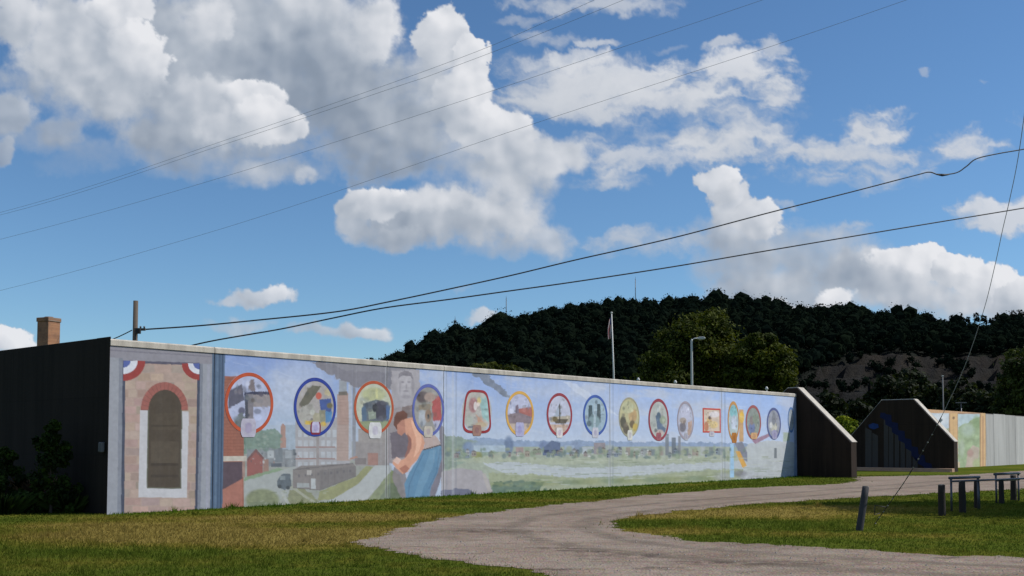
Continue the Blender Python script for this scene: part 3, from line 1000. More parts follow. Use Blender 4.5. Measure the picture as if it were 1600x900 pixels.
# ------------------------------------------------------------------ the painting on the long wall
MEDALS = [  # cx, cy, rx, ry, frame colour, frame width (fraction), shape, small plate at the foot (dx, top, halfwidth, height, colour)
    (389, 630, 38, 48, (176, 80, 52), .15, 'oval', (-1, 654, 12, 29, (176, 172, 190))),
    (492, 636, 33, 46, (44, 64, 146), .15, 'oval', (1, 659, 8, 20, (186, 182, 210))),
    (584, 637, 31, 42, (172, 84, 56), .14, 'oval', (2, 660, 10, 25, (206, 206, 210))),
    (669, 641, 25, 41, (92, 102, 168), .16, 'oval', (0, 666, 7, 17, (190, 182, 172))),
    (745, 643, 23, 34, (146, 52, 58), .15, 'taper', (0, 664, 7, 17, (158, 122, 112))),
    (812, 646, 22, 35, (206, 162, 84), .17, 'oval', (0, 660, 7, 22, (172, 172, 206))),
    (874, 648, 20, 34, (146, 62, 72), .17, 'oval', (0, 668, 5, 16, (212, 206, 208))),
    (930, 649, 19, 32, (66, 94, 168), .17, 'oval', (0, 668, 5, 16, (192, 192, 204))),
    (983, 652, 16, 31, (158, 154, 134), .10, 'oval', (1, 672, 4, 16, (208, 208, 202))),
    (1029, 656, 16, 33, (146, 64, 78), .18, 'oval', (0, 676, 4, 12, (160, 96, 104))),
    (1071, 657, 13, 30, (156, 148, 160), .16, 'oval', (1, 676, 3, 12, (176, 176, 186))),
    (1112, 657, 14, 19, (194, 84, 76), .16, 'square', (0, 674, 4, 8, (190, 188, 196))),
    (1146, 658, 9, 31, (190, 140, 84), .20, 'oval', (1, 676, 4, 16, (176, 116, 52))),
    (1177, 660, 12, 27, (158, 92, 92), .20, 'oval', (1, 676, 5, 10, (206, 164, 120))),
    (1209, 662, 11, 25, (88, 98, 144), .20, 'oval', (1, 674, 4, 12, (162, 160, 188))),
    (1236, 656, 5, 20, (88, 124, 178), .22, 'oval', None),
]
MEDAL_NAMES = ['orange framed oval with a statue and a ruined arch', 'blue framed oval with a workshop', 'orange framed oval with a dark engine',
               'violet blue framed oval with a red flag shape', 'dark red tapered frame with a seated figure', 'gold framed oval with a red roofed building',
               'dark red framed oval with a sailing boat', 'blue framed oval with two dark towers', 'tan oval with a dog and field',
               'red framed oval with a blue figure', 'mauve oval with pale sky', 'small square red frame with a yellow dog', 'narrow brown framed oval',
               'brown red oval with a blue shirt', 'slate blue oval with a pale figure', 'narrow blue oval at the end of the wall']


def paint_mural():
    C = Canvas(150, 1262, 515, 815, 2.0, (150, 168, 208))
    X, Y = C.X, C.Y
    # painted sky, paler to the right and down
    top = 538 + (X - 335) * 0.088
    f = np.clip((Y - top) / 105.0, 0, 1)[..., None]
    g = np.clip((X - 350) / 800.0, 0, 1)[..., None]
    skyc = (1 - f) * ((1 - g) * np.array([120, 148, 212.]) + g * np.array([150, 182, 240.])) + f * ((1 - g) * np.array([156, 176, 206.]) + g * np.array([196, 208, 232.]))
    cl = sstep(fbm(X / 60, Y / 26, 5, .55, 3), -.02, .40)[..., None]
    C.a = skyc + cl * .8 * (np.array([186, 196, 218.]) - skyc) * (0.6 + 0.4 * g)
    for (x, y, rx, ry, a) in [(470, 590, 40, 30, .5), (440, 620, 40, 26, .5), (890, 610, 70, 16, .5), (960, 640, 60, 20, .4), (720, 640, 40, 30, .4), (1080, 625, 40, 20, .35), (700, 600, 30, 14, .3)]:
        C.ell(x, y, rx, ry, (190, 198, 218), a, .6)

    # -------- right part: far hills, village, river, meadow
    C.poly([(690, 688), (760, 684), (830, 690), (900, 688), (1000, 690), (1250, 694), (1250, 705), (690, 705)], (128, 150, 186), .8, .15, 5)
    C.rect(690, 1250, 698, 752, (160, 170, 156))
    C.poly([(690, 680), (720, 683), (740, 690), (800, 700), (690, 735)], (134, 152, 140), .9, .2, 6)
    for (x, y, rx, ry, c) in [(732, 700, 9, 10, (116, 138, 178)), (795, 696, 7, 14, (104, 124, 160)), (850, 697, 8, 8, (110, 128, 168)), (900, 700, 10, 10, (128, 146, 180)),
                              (760, 697, 26, 9, (140, 160, 190)), (950, 704, 14, 9, (150, 160, 160)), (1010, 706, 12, 8, (150, 162, 160)), (1060, 704, 10, 8, (150, 158, 160)),
                              (745, 712, 8, 8, (142, 146, 92)), (700, 700, 12, 12, (132, 150, 138)), (986, 709, 8, 6, (124, 140, 128))]:
        C.ell(x, y, rx, ry, c, .9, .3, .2)
    C.rect(740, 790, 696, 706, (170, 188, 206), .8)
    C.rect(862, 876, 692, 712, (88, 104, 140)); C.poly([(848, 700), (862, 688), (876, 692), (876, 712), (848, 712)], (94, 110, 146), .95)
    C.rect(850, 858, 703, 708, (60, 72, 106)); C.rect(866, 872, 703, 708, (60, 72, 106))
    C.rect(928, 946, 692, 710, (146, 138, 146)); C.rect(806, 818, 699, 711, (164, 142, 142)); C.rect(910, 926, 699, 710, (176, 186, 198))
    C.rect(882, 898, 696, 710, (150, 168, 196)); C.rect(1005, 1014, 704, 713, (214, 216, 214)); C.rect(952, 962, 702, 712, (120, 130, 132))
    for x in range(965, 1130, 13):
        C.rect(x, x + 7, 698 + (x * 7) % 5, 712, ((120, 130, 138), (176, 180, 186), (150, 132, 128), (110, 122, 134))[(x * 3) % 4], .7)
    C.rect(1040, 1045, 678, 712, (120, 128, 140), .9); C.rect(1050, 1056, 684, 712, (98, 108, 122), .8); C.rect(1060, 1064, 682, 712, (122, 124, 134), .8)
    C.poly([(700, 720), (770, 712), (860, 716), (980, 716), (1250, 706), (1250, 728), (1000, 722), (880, 726), (780, 726)], (170, 178, 158), .8, .12, 4)
    C.poly([(752, 724), (800, 722), (900, 731), (1000, 728), (1120, 722), (1250, 716), (1250, 732), (1100, 733), (980, 744), (880, 748), (790, 740)], (180, 188, 198), .95, .06, 4)
    C.poly([(764, 738), (850, 742), (900, 746), (960, 748), (1000, 744), (1130, 733), (1170, 735), (1170, 752), (764, 782)], (158, 166, 136), .95, .15, 4)
    C.poly([(770, 752), (850, 752), (840, 778), (768, 780)], (98, 122, 108), .9, .2, 5)
    for x in range(780, 1150, 22):
        C.ell(x, 757 - (x - 780) * .03, 18, 4, ((128, 140, 92), (160, 164, 124), (112, 134, 112))[x % 3], .5, .6)
    # rising smoke
    C.poly([(734, 581), (756, 583), (780, 602), (800, 622), (790, 622), (768, 606)], (112, 118, 130), .75, .2, 5)
    # right end: pale ground and workers
    C.poly([(1168, 694), (1200, 688), (1244, 692), (1244, 750), (1158, 750)], (184, 190, 196), .95, .06, 3)
    C.rect(1176, 1244, 720, 750, (180, 186, 192)); C.rect(1210, 1214, 700, 716, (120, 128, 136))
    C.ell(1175, 745, 20, 6, (164, 166, 176), .8, .5, .3); C.ell(1130, 745, 14, 6, (160, 164, 170), .7, .5, .3); C.ell(1156, 740, 10, 5, (120, 118, 132), .7, .5, .3)
    C.rect(1141, 1147, 694, 746, (152, 194, 230))
    C.poly([(1148, 692), (1160, 690), (1168, 708), (1168, 722), (1158, 716)], (126, 130, 148))
    C.poly([(1149, 705), (1156, 705), (1167, 728), (1160, 731)], (222, 164, 74))
    C.rect(1155, 1162, 640, 690, (204, 160, 112)); C.ell(1159, 652, 4, 9, (232, 184, 72))
    C.poly([(1175, 688), (1204, 676), (1206, 680), (1180, 694)], (158, 118, 142), .9)
    C.rect(1224, 1234, 676, 690, (160, 176, 140), .7)

    # finer brushwork of the village: gabled houses, trees, fences, strokes on meadow and river
    vr = np.random.default_rng(17)
    for k in range(46):
        x = vr.uniform(712, 1135)
        y = 711 + vr.uniform(-3, 5)
        w_, h_ = vr.uniform(5, 10) * (1 - (x - 712) / 900), vr.uniform(4, 8)
        c_ = np.array([(176, 178, 184), (150, 138, 138), (124, 138, 160), (164, 150, 140), (196, 198, 200), (110, 122, 144)][vr.integers(6)], float)
        C.rect(x - w_ / 2, x + w_ / 2, y - h_, y, c_, .85)
        C.poly([(x - w_ / 2 - 1, y - h_), (x, y - h_ - vr.uniform(2, 5)), (x + w_ / 2 + 1, y - h_)], c_ * .68, .9)
        for q in (-.25, .2):
            C.rect(x + w_ * q - .6, x + w_ * q + .6, y - h_ * .65, y - h_ * .3, c_ * .5, .8)
    for k in range(90):
        x = vr.uniform(700, 1165)
        C.ell(x, 706 + vr.uniform(-6, 10), vr.uniform(1.5, 5), vr.uniform(1.5, 5), [(116, 136, 124), (132, 150, 128), (104, 124, 130), (150, 160, 132)][vr.integers(4)], .7, .4, .2)
    for k in range(150):
        x = vr.uniform(765, 1230)
        y = vr.uniform(714, 775 - (x - 765) * .055)
        C.line([(x, y), (x + vr.uniform(8, 30), y + vr.uniform(-1.2, 1.2))], vr.uniform(.6, 1.6), [(186, 192, 178), (132, 144, 108), (196, 202, 208), (150, 160, 140), (116, 132, 104)][vr.integers(5)], .5)
    for k in range(60):
        x, y = vr.uniform(360, 1235), vr.uniform(560, 690)
        C.line([(x, y), (x + vr.uniform(10, 34), y + vr.uniform(2, 9))], vr.uniform(1, 4), (204, 212, 230), .22)
    C.poly([(880, 596), (900, 600), (930, 622), (960, 644), (972, 652), (940, 640), (905, 616)], (206, 214, 232), .55, .1, 4)
    for k in range(40):
        x, y = vr.uniform(770, 860), vr.uniform(748, 776)
        C.ell(x, y, vr.uniform(2, 6), vr.uniform(1, 3), [(84, 110, 98), (124, 144, 116), (104, 128, 116)][vr.integers(3)], .7, .4, .2)
    # -------- left part: street, brick house, works, smoke, worker
    C.poly([(350, 672), (430, 676), (462, 690), (600, 690), (600, 812), (350, 812)], (148, 152, 146), 1, .1)
    C.poly([(381, 680), (400, 672), (430, 670), (446, 690), (446, 705), (381, 710)], (104, 132, 120), .95, .2, 5)
    C.rect(440, 462, 664, 705, (150, 168, 190)); C.poly([(438, 700), (439, 666), (442, 661), (446, 666), (447, 700)], (168, 124, 112))
    C.poly([(385, 702), (420, 700), (470, 704), (470, 730), (385, 728)], (120, 126, 136), .9, .3, 4)
    for (x0, x1, y0, y1, c) in [(418, 428, 704, 716, (168, 176, 184)), (430, 442, 700, 722, (104, 114, 124)), (446, 456, 704, 716, (146, 154, 164)), (424, 440, 724, 730, (76, 84, 98)), (458, 468, 702, 712, (92, 102, 112)), (412, 420, 718, 738, (150, 110, 98))]:
        C.rect(x0, x1, y0, y1, c)
    C.poly([(386, 718), (400, 703), (411, 716), (411, 743), (386, 746)], (146, 72, 66), 1, .08); C.poly([(384, 719), (400, 701), (413, 716), (411, 718), (400, 706), (388, 720)], (112, 66, 66))
    C.poly([(412, 738), (436, 730), (446, 736), (382, 752), (382, 746)], (120, 150, 112), .9, .1, 2)
    C.poly([(462, 728), (474, 728), (455, 752), (450, 772), (420, 790), (380, 800), (380, 770), (382, 752)], (158, 164, 164), 1, .06, 3)
    C.ell(410, 781, 26, 17, (122, 130, 92), 1, .15, .2); C.ell(408, 790, 24, 6, (100, 114, 84), .7, .4)
    C.poly([(452, 768), (474, 760), (500, 786), (505, 806), (440, 806)], (128, 130, 94), 1, .2, 4)
    C.line([(440, 768), (452, 790), (478, 803)], 5, (168, 172, 168), .9); C.line([(455, 760), (480, 778), (504, 792)], 4, (158, 160, 140), .9)
    C.poly([(432, 752), (440, 741), (454, 740), (455, 760), (445, 766), (433, 760)], (78, 90, 102), 1, .3, 1.5)
    C.rect(438, 446, 744, 750, (120, 132, 140)); C.ell(437, 760, 3, 3, (48, 56, 64)); C.ell(450, 762, 3, 3, (48, 56, 64))
    # the works: pale many-windowed block, stacks, long low shed
    C.poly([(462, 658), (470, 652), (527, 652), (536, 660), (548, 720), (536, 745), (462, 748)], (160, 158, 166), 1, .06)
    for yy in (672, 688, 706, 722):
        for x in range(466, 524, 9):
            C.rect(x, x + 6, yy, yy + 11, (176, 182, 194), .9)
    for yy in (698, 716):
        C.rect(462, 524, yy, yy + 2, (150, 112, 108))
    C.rect(494, 499, 676, 752, (146, 136, 138))
    C.poly([(527, 616), (544, 614), (548, 720), (526, 720)], (170, 142, 134), 1, .06); C.rect(530, 542, 594, 614, (150, 156, 166)); C.rect(529, 543, 612, 618, (112, 106, 100))
    C.rect(545, 550, 600, 718, (168, 176, 194)); C.rect(551, 556, 598, 720, (132, 136, 150)); C.rect(556, 608, 690, 728, (142, 134, 136)); C.rect(560, 606, 670, 692, (150, 142, 142))
    C.poly([(546, 716), (558, 712), (560, 716), (548, 718)], (170, 120, 104)); C.rect(575, 591, 708, 727, (158, 110, 100)); C.rect(555, 572, 716, 726, (118, 108, 110))
    C.poly([(458, 734), (470, 728), (552, 724), (557, 730), (556, 744), (500, 766), (458, 762)], (122, 114, 114), 1, .1)
    C.poly([(500, 735), (556, 728), (556, 744), (500, 766)], (110, 104, 106)); C.rect(480, 487, 735, 742, (176, 170, 168)); C.rect(486, 494, 748, 764, (176, 182, 188)); C.rect(464, 484, 755, 762, (150, 156, 160))
    C.poly([(500, 768), (556, 745), (572, 728), (586, 730), (560, 756), (520, 780), (496, 782)], (140, 142, 92), 1, .15, 2)
    C.poly([(586, 727), (612, 727), (612, 736), (565, 790), (500, 794), (498, 786), (520, 780), (560, 756)], (170, 176, 180), 1, .05, 1)
    C.poly([(612, 734), (626, 744), (632, 786), (566, 792)], (124, 136, 98), 1, .2, 2); C.poly([(606, 756), (630, 752), (632, 782), (590, 786)], (98, 112, 92), .8, .2, 3)
    for k in range(9):
        x = 463 + k * 10
        C.line([(x, 736 - k * .8), (x, 762 - k * 1.2)], .8, (96, 88, 90), .6)
        C.rect(x + 3, x + 6, 742 - k, 746 - k, (84, 82, 90), .7)
    C.line([(458, 734), (552, 724)], 1.6, (90, 84, 88), .8); C.line([(458, 762), (500, 766), (556, 744)], 1.2, (84, 80, 80), .7)
    for k in range(70):
        x, y = vr.uniform(385, 505), vr.uniform(768, 800)
        C.line([(x, y), (x + vr.uniform(3, 12), y + vr.uniform(-2, 1))], vr.uniform(.6, 1.4), [(150, 154, 110), (98, 108, 74), (172, 176, 166), (112, 124, 84)][vr.integers(4)], .5)
    for k in range(40):
        x, y = vr.uniform(383, 440), vr.uniform(676, 704)
        C.ell(x, y, vr.uniform(1.5, 4), vr.uniform(1.2, 3), [(90, 118, 108), (120, 144, 128), (104, 130, 112), (138, 156, 144)][vr.integers(4)], .7, .4, .2)
    for k in range(20):
        x, y = vr.uniform(388, 468), vr.uniform(706, 728)
        C.rect(x, x + vr.uniform(1, 4), y, y + vr.uniform(1, 4), [(190, 196, 204), (76, 84, 98), (150, 110, 100), (60, 68, 80)][vr.integers(4)], .7)
    for yy in range(624, 716, 5):
        C.line([(527, yy), (546, yy)], .6, (146, 120, 114), .5)
    # smoke from the stacks
    C.poly([(486, 566), (540, 566), (648, 574), (648, 590), (622, 596), (616, 610), (552, 604), (520, 588)], (112, 108, 118), .95, .12, 7)
    C.poly([(500, 560), (648, 568), (648, 582), (540, 580)], (136, 134, 142), .7, .1, 5)
    # brick house at the left with a pale ledge
    C.poly([(350, 588), (378, 588), (381, 640), (381, 800), (346, 800)], (156, 96, 80), 1, .08)
    for i, yy in enumerate(range(592, 712, 5)):
        C.rect(350, 381, yy, yy + 1.2, (138, 84, 72), .6)
        for x in range(350 + (i % 2) * 5, 381, 10):
            C.rect(x, x + 1, yy, yy + 5, (138, 84, 72), .5)
    C.rect(348, 379, 722, 768, (90, 74, 86)); C.poly([(348, 765), (379, 748), (379, 800), (346, 800)], (172, 110, 96), 1, .08); C.rect(347, 386, 713, 721, (192, 184, 174)); C.rect(379, 383, 721, 745, (160, 130, 122))
    # the town lies in thin haze
    C.poly([(384, 664), (610, 664), (610, 800), (384, 800)], (172, 176, 180), .20, 0)
    C.poly([(486, 566), (648, 574), (616, 612), (552, 606), (520, 590)], (150, 150, 162), .35, .05, 7)
    # pale statue column with a carved face above the worker
    C.poly([(612, 578), (656, 578), (656, 640), (612, 640)], (162, 158, 166), 1, .08, 4); C.poly([(604, 640), (625, 636), (650, 650), (650, 720), (606, 724)], (150, 142, 148), 1, .08, 3)
    C.ell(634, 602, 14, 21, (174, 170, 178), 1, .3); C.poly([(622, 592), (624, 583), (632, 579), (643, 582), (646, 594), (641, 587), (628, 588)], (118, 114, 124), .8, .2, 1.5)
    for (x, y, rx, ry, al) in [(629, 597, 2.5, 1.2, .6), (639, 597, 2.5, 1.2, .6), (635, 604, 1.2, 4, .35), (634, 611, 4, 1.3, .5), (645, 604, 2.5, 12, .35), (634, 620, 8, 3, .3), (625, 606, 1.5, 9, .3)]:
        C.ell(x, y, rx, ry, (112, 108, 120), al, .5)
    C.poly([(628, 636), (646, 632), (656, 644), (650, 652), (630, 652)], (126, 112, 112), .9, .2, 2)
    # the stooping worker: head down at the left, bare back and arm, jeans
    C.poly([(684, 660), (694, 668), (694, 730), (680, 776), (664, 778), (676, 740), (688, 700)], (118, 112, 126), .9, .1, 2)
    C.poly([(610, 676), (630, 672), (648, 690), (644, 714), (612, 716)], (110, 102, 114), 1, .1, 2)
    C.poly([(630, 785), (612, 745), (616, 730), (634, 740), (640, 782)], (136, 128, 134), .9, .1, 2)
    C.poly([(616, 652), (620, 644), (630, 641), (637, 646), (636, 655), (626, 664), (620, 672), (615, 664)], (112, 72, 62), 1, .15, 1)
    C.poly([(620, 664), (627, 657), (634, 655), (637, 664), (634, 675), (627, 681), (621, 677)], (188, 128, 110), 1, .08, .6)
    C.poly([(632, 655), (645, 652), (655, 660), (662, 676), (664, 692), (661, 706), (652, 718), (644, 727), (637, 737), (629, 741), (620, 733), (613, 724), (617, 717), (627, 719), (633, 716), (640, 706), (643, 694), (641, 684), (634, 678)], (214, 152, 126), 1, .05, .8)
    C.poly([(642, 656), (652, 662), (658, 676), (659, 692), (654, 706), (646, 716), (650, 700), (650, 684), (645, 670)], (234, 178, 150), .9, .05, .6)
    C.poly([(636, 676), (643, 686), (643, 700), (636, 712), (631, 716), (636, 704), (638, 690)], (158, 98, 84), .8, .05, .6)
    C.poly([(613, 720), (620, 714), (627, 718), (622, 726)], (218, 180, 168), 1, .1); C.poly([(624, 732), (634, 726), (640, 732), (632, 741)], (176, 112, 94), .9, .1)
    C.poly([(658, 676), (672, 674), (684, 684), (689, 695), (676, 702), (662, 704), (664, 692)], (184, 162, 158), 1, .06, .6)
    C.poly([(660, 703), (676, 700), (689, 694), (690, 716), (684, 738), (674, 760), (670, 780), (634, 782), (632, 756), (640, 738), (650, 722)], (92, 138, 176), 1, .05, .8)
    C.poly([(672, 704), (682, 702), (676, 730), (662, 762), (656, 780), (646, 780), (654, 752), (664, 730)], (120, 162, 194), .45, .05, 1)
    C.line([(662, 708), (650, 732), (640, 756), (637, 780)], 1.4, (66, 102, 140), .5); C.line([(688, 700), (682, 738), (670, 764)], 1.4, (66, 100, 138), .5); C.line([(661, 703), (689, 695)], 2.0, (70, 62, 62), .8)
    # grey boulder
    C.poly([(690, 737), (716, 731), (752, 735), (764, 750), (773, 780), (688, 784)], (166, 160, 168), 1, .06, 2)
    C.poly([(688, 766), (720, 763), (742, 768), (752, 784), (688, 786)], (92, 98, 128), .75, .1, 4); C.line([(756, 740), (768, 776)], 6, (178, 170, 168), .8)
    # drips of pale lime at the joints
    for x in (693, 708, 953, 1128, 604):
        C.rect(x - 2, x + 2, 560, 790, (190, 194, 204), .35); C.rect(x + 4, x + 6, 560, 790, (110, 120, 140), .25)
    for x in np.random.default_rng(4).uniform(360, 1235, 46):
        C.rect(x, x + np.random.default_rng(int(x)).uniform(1, 5), 555, 555 + np.random.default_rng(int(x * 3)).uniform(40, 200), (176, 182, 198), .12)

    # -------- the medallions' pictures
    def med(i):
        cx, cy, rx, ry = MEDALS[i][:4]
        return (lambda x, y: (cx + x * rx, cy + y * ry)), rx, ry
    for i in range(len(MEDALS)):
        cx, cy, rx, ry, col, fw, shape, plate = MEDALS[i]
        base = [(172, 180, 214), (166, 160, 160), (184, 188, 168), (150, 148, 146), (176, 172, 168), (180, 184, 214), (186, 190, 214), (150, 176, 196), (188, 182, 138),
                (174, 180, 178), (178, 182, 206), (212, 190, 172), (172, 190, 196), (140, 150, 146), (152, 156, 172), (150, 160, 170)][i]
        if shape == 'square':
            C.rect(cx - rx, cx + rx, cy - ry, cy + ry, base)
        else:
            C.ell(cx, cy, rx, ry, base, 1, .02)

    def P(i, pts, col, a=1.0):
        q, _, _ = med(i)
        C.poly([q(x, y) for x, y in pts], col, a, .12, .5)

    def O(i, x, y, rx, ry, col, a=1.0):
        q, mx, my = med(i)
        c = q(x, y)
        C.ell(c[0], c[1], rx * mx, ry * my, col, a, .2)
    # statue and arch
    P(0, [(-.85, -.4), (-.3, -.62), (-.2, -.1), (-.85, .18)], (92, 92, 112)); P(0, [(-.2, -.38), (.9, -.38), (.95, -.28), (-.2, -.25)], (62, 66, 92)); P(0, [(-.02, -.28), (.92, -.28), (.92, .12), (-.02, .12)], (146, 138, 142))
    P(0, [(-.12, -.3), (.18, -.3), (.18, .72), (-.12, .72)], (126, 122, 132)); P(0, [(-.16, -.25), (-.04, -.25), (-.04, .66), (-.16, .66)], (74, 78, 92)); P(0, [(-.05, -.4), (.05, -.78), (.2, -.78), (.26, -.38)], (122, 112, 118))
    O(0, -.35, .62, .26, .22, (96, 106, 106)); O(0, -.3, .25, .14, .12, (98, 100, 126)); P(0, [(-.45, .35), (-.25, .3), (-.2, .75), (-.5, .75)], (104, 112, 118))
    # workshop
    P(1, [(-.75, -.1), (-.2, -.75), (.3, -.7), (-.3, -.1), (-.7, .05)], (104, 102, 90)); P(1, [(-.8, .05), (-.1, -.15), (.1, .3), (-.5, .5), (-.8, .35)], (166, 164, 160)); O(1, .18, -.38, .14, .12, (200, 92, 76))
    P(1, [(.2, -.25), (.75, -.3), (.8, .2), (.3, .25)], (64, 88, 156)); O(1, .62, -.5, .16, .14, (186, 176, 142)); P(1, [(.5, .15), (.82, .15), (.78, .5), (.5, .55)], (78, 132, 186)); P(1, [(-.5, .45), (-.05, .5), (-.1, .6), (-.5, .58)], (206, 172, 70))
    O(1, .4, .58, .14, .08, (204, 168, 66)); P(1, [(.2, .1), (.5, .1), (.5, .5), (.2, .5)], (140, 140, 120)); P(1, [(-.1, .2), (.2, .2), (.25, .5), (-.1, .5)], (166, 160, 138)); O(1, .7, -.05, .14, .1, (110, 104, 78))
    # engine
    O(2, 0, -.5, .6, .25, (176, 180, 138)); P(2, [(-.55, -.15), (.1, -.3), (.75, -.2), (.75, .5), (-.5, .5)], (96, 106, 118)); O(2, .35, .1, .36, .36, (72, 72, 88)); P(2, [(-.62, .0), (-.4, -.1), (-.35, .5), (-.6, .5)], (84, 108, 136)); P(2, [(-.3, .1), (.1, .0), (.1, .4), (-.25, .45)], (138, 150, 138))
    P(2, [(.62, -.1), (.82, -.05), (.78, .4), (.62, .45)], (76, 106, 158)); P(2, [(-.8, .5), (.8, .5), (.5, .85), (-.5, .85)], (140, 152, 118)); O(2, .05, .0, .12, .16, (52, 56, 66)); P(2, [(.1, -.7), (.2, -.7), (.22, -.35), (.08, -.35)], (196, 196, 140))
    # red shape, figures
    O(3, -.35, -.5, .4, .22, (96, 86, 90)); O(3, .1, -.5, .35, .18, (168, 146, 138)); P(3, [(.2, -.3), (.75, -.6), (.85, .4), (.3, .4)], (180, 86, 86)); P(3, [(-.6, -.2), (.2, -.25), (.1, .0), (-.6, .0)], (140, 128, 112)); O(3, -.35, .3, .26, .3, (172, 178, 190)); O(3, .0, .2, .2, .24, (146, 122, 106)); P(3, [(.25, .4), (.75, .4), (.5, .8)], (178, 178, 206)); O(3, .0, .25, .07, .1, (70, 74, 80))
    # seated figure
    P(4, [(.1, -.6), (.75, -.75), (.8, .5), (.4, .3)], (146, 184, 186)); O(4, -.25, -.3, .3, .35, (166, 120, 122)); O(4, -.1, -.25, .12, .2, (214, 206, 206)); O(4, .15, -.5, .14, .16, (208, 186, 124)); P(4, [(-.1, .1), (.5, .5), (.1, .55)], (196, 148, 126)); O(4, -.5, .45, .25, .3, (170, 176, 168)); P(4, [(-.6, .68), (-.1, .66), (-.1, .74), (-.6, .76)], (112, 118, 134)); O(4, .3, .6, .4, .12, (188, 168, 140))
    # red roof
    P(5, [(-.15, -.2), (.85, -.3), (.9, .2), (-.15, .2)], (176, 104, 98)); P(5, [(-.85, .05), (-.1, -.05), (.85, .15), (.85, .45), (-.8, .45)], (140, 124, 134)); P(5, [(-.3, -.35), (-.1, -.4), (-.05, -.05), (-.3, .0)], (126, 112, 132)); P(5, [(-.8, .45), (.8, .45), (.5, .85), (-.5, .85)], (190, 170, 158))
    # sailing boat
    P(6, [(.05, -.6), (.15, .2), (-.55, .2)], (160, 172, 192)); P(6, [(-.8, .1), (.85, .05), (.8, .35), (-.7, .35)], (176, 166, 150)); P(6, [(-.5, .2), (.7, .2), (.5, .4), (-.3, .4)], (96, 88, 76)); P(6, [(-.02, -.5), (.06, -.5), (.06, .35), (-.02, .35)], (70, 64, 60)); P(6, [(-.75, .45), (.75, .45), (.4, .85), (-.4, .85)], (200, 170, 152)); O(6, -.35, .2, .2, .12, (120, 106, 76))
    # towers
    P(7, [(-.55, -.5), (-.25, -.5), (-.2, .35), (-.6, .35)], (70, 90, 100)); P(7, [(.15, -.55), (.4, -.55), (.45, .35), (.1, .35)], (72, 88, 96)); O(7, -.1, .3, .5, .3, (128, 154, 164)); O(7, -.5, .4, .2, .14, (84, 104, 116)); P(7, [(-.1, -.6), (.0, -.6), (.05, .6), (-.15, .6)], (166, 188, 202))
    # dog, field
    O(8, .35, -.1, .4, .35, (184, 152, 106)); O(8, -.6, .25, .3, .3, (94, 92, 80)); O(8, .3, .35, .25, .2, (120, 104, 78)); O(8, .6, .5, .25, .2, (204, 176, 88)); O(8, -.3, .6, .3, .25, (104, 96, 84)); O(8, -.1, -.5, .6, .3, (186, 186, 148))
    P(9, [(-.3, -.2), (.1, -.25), (.4, .3), (.7, .4), (.6, .6), (-.1, .5)], (96, 116, 146)); O(9, .0, -.2, .2, .16, (82, 104, 126)); O(9, .4, .0, .3, .2, (150, 162, 142)); O(9, .1, .6, .4, .14, (196, 176, 172))
    O(10, .0, -.35, .6, .4, (186, 188, 214)); P(10, [(.3, .1), (.8, .0), (.7, .7), (.3, .8)], (182, 150, 134)); O(10, -.35, .35, .4, .25, (122, 118, 130)); O(10, -.3, -.0, .4, .15, (168, 154, 146))
    O(11, -.3, .0, .3, .25, (212, 176, 120)); O(11, .2, .35, .5, .3, (222, 192, 132)); O(11, -.25, -.22, .14, .14, (120, 98, 90)); O(11, -.6, .5, .25, .4, (196, 126, 92)); O(11, .3, -.5, .6, .25, (222, 212, 216))
    O(12, .0, -.5, .7, .3, (124, 186, 196)); O(12, .1, .1, .5, .4, (190, 202, 222)); O(12, .0, .6, .5, .2, (176, 192, 190))
    O(13, -.2, .3, .4, .35, (112, 126, 172)); O(13, -.2, -.1, .3, .25, (142, 130, 130)); O(13, .3, -.2, .4, .3, (134, 146, 132)); O(13, .1, .75, .4, .15, (206, 160, 126))
    O(14, .0, .2, .5, .3, (190, 188, 174)); O(14, .0, -.3, .3, .4, (132, 136, 148)); O(14, .1, .6, .4, .2, (152, 148, 196)); O(14, -.4, .1, .2, .2, (206, 206, 206))

    # broken brushwork inside each picture
    dr = np.random.default_rng(31)
    for (cx, cy, rx, ry, col, fw, shape, plate) in MEDALS:
        for k in range(34):
            a_, q_ = dr.uniform(0, 2 * math.pi), math.sqrt(dr.random()) * .82
            x, y = cx + rx * q_ * math.cos(a_), cy + ry * q_ * math.sin(a_)
            src = C.a[int((y - C.y0) * C.k), int((x - C.x0) * C.k)]
            tint = dr.choice([(60, 66, 84), (206, 196, 178), (150, 110, 92), (120, 140, 120), (92, 116, 160), (190, 190, 200)])
            c_ = src * (1 + dr.uniform(-.30, .22)) * .82 + np.array(tint) * .18
            wd = dr.uniform(.03, .09)
            C.ell(x, y, rx * wd * dr.uniform(.8, 2), ry * wd * dr.uniform(.5, 1.6), c_, dr.uniform(.35, .8), .2, .15)
    # -------- left bay: painted pilasters, lintel, stone panel with a blind arched window
    stone = (172, 148, 138)
    C.rect(150, 332, 520, 815, stone, 1, .05)
    rr = np.random.default_rng(12)
    for j, yy in enumerate(np.arange(556, 812, 13.0)):
        x = 186 + (j % 2) * 9
        while x < 316:
            wd = rr.uniform(14, 30)
            cc = np.array(stone) * rr.uniform(.84, 1.13) + rr.uniform(-9, 9, 3)
            sl = (x - 186) * .02
            C.poly([(x + .8, yy + sl + .8), (x + wd - .8, yy + sl + .8), (x + wd - .8, yy + sl + 12.2), (x + .8, yy + sl + 12.2)], cc, .55, .10, .8)
            x += wd
    pil, pil_d, shade = (146, 150, 162), (120, 126, 142), (66, 74, 96)
    C.poly([(150, 515), (194, 515), (192, 815), (150, 815)], pil, 1, .05); C.poly([(186, 560), (192, 560), (189, 815), (183, 815)], pil_d, .8); C.poly([(192, 560), (196, 562), (194, 815), (189, 815)], shade)
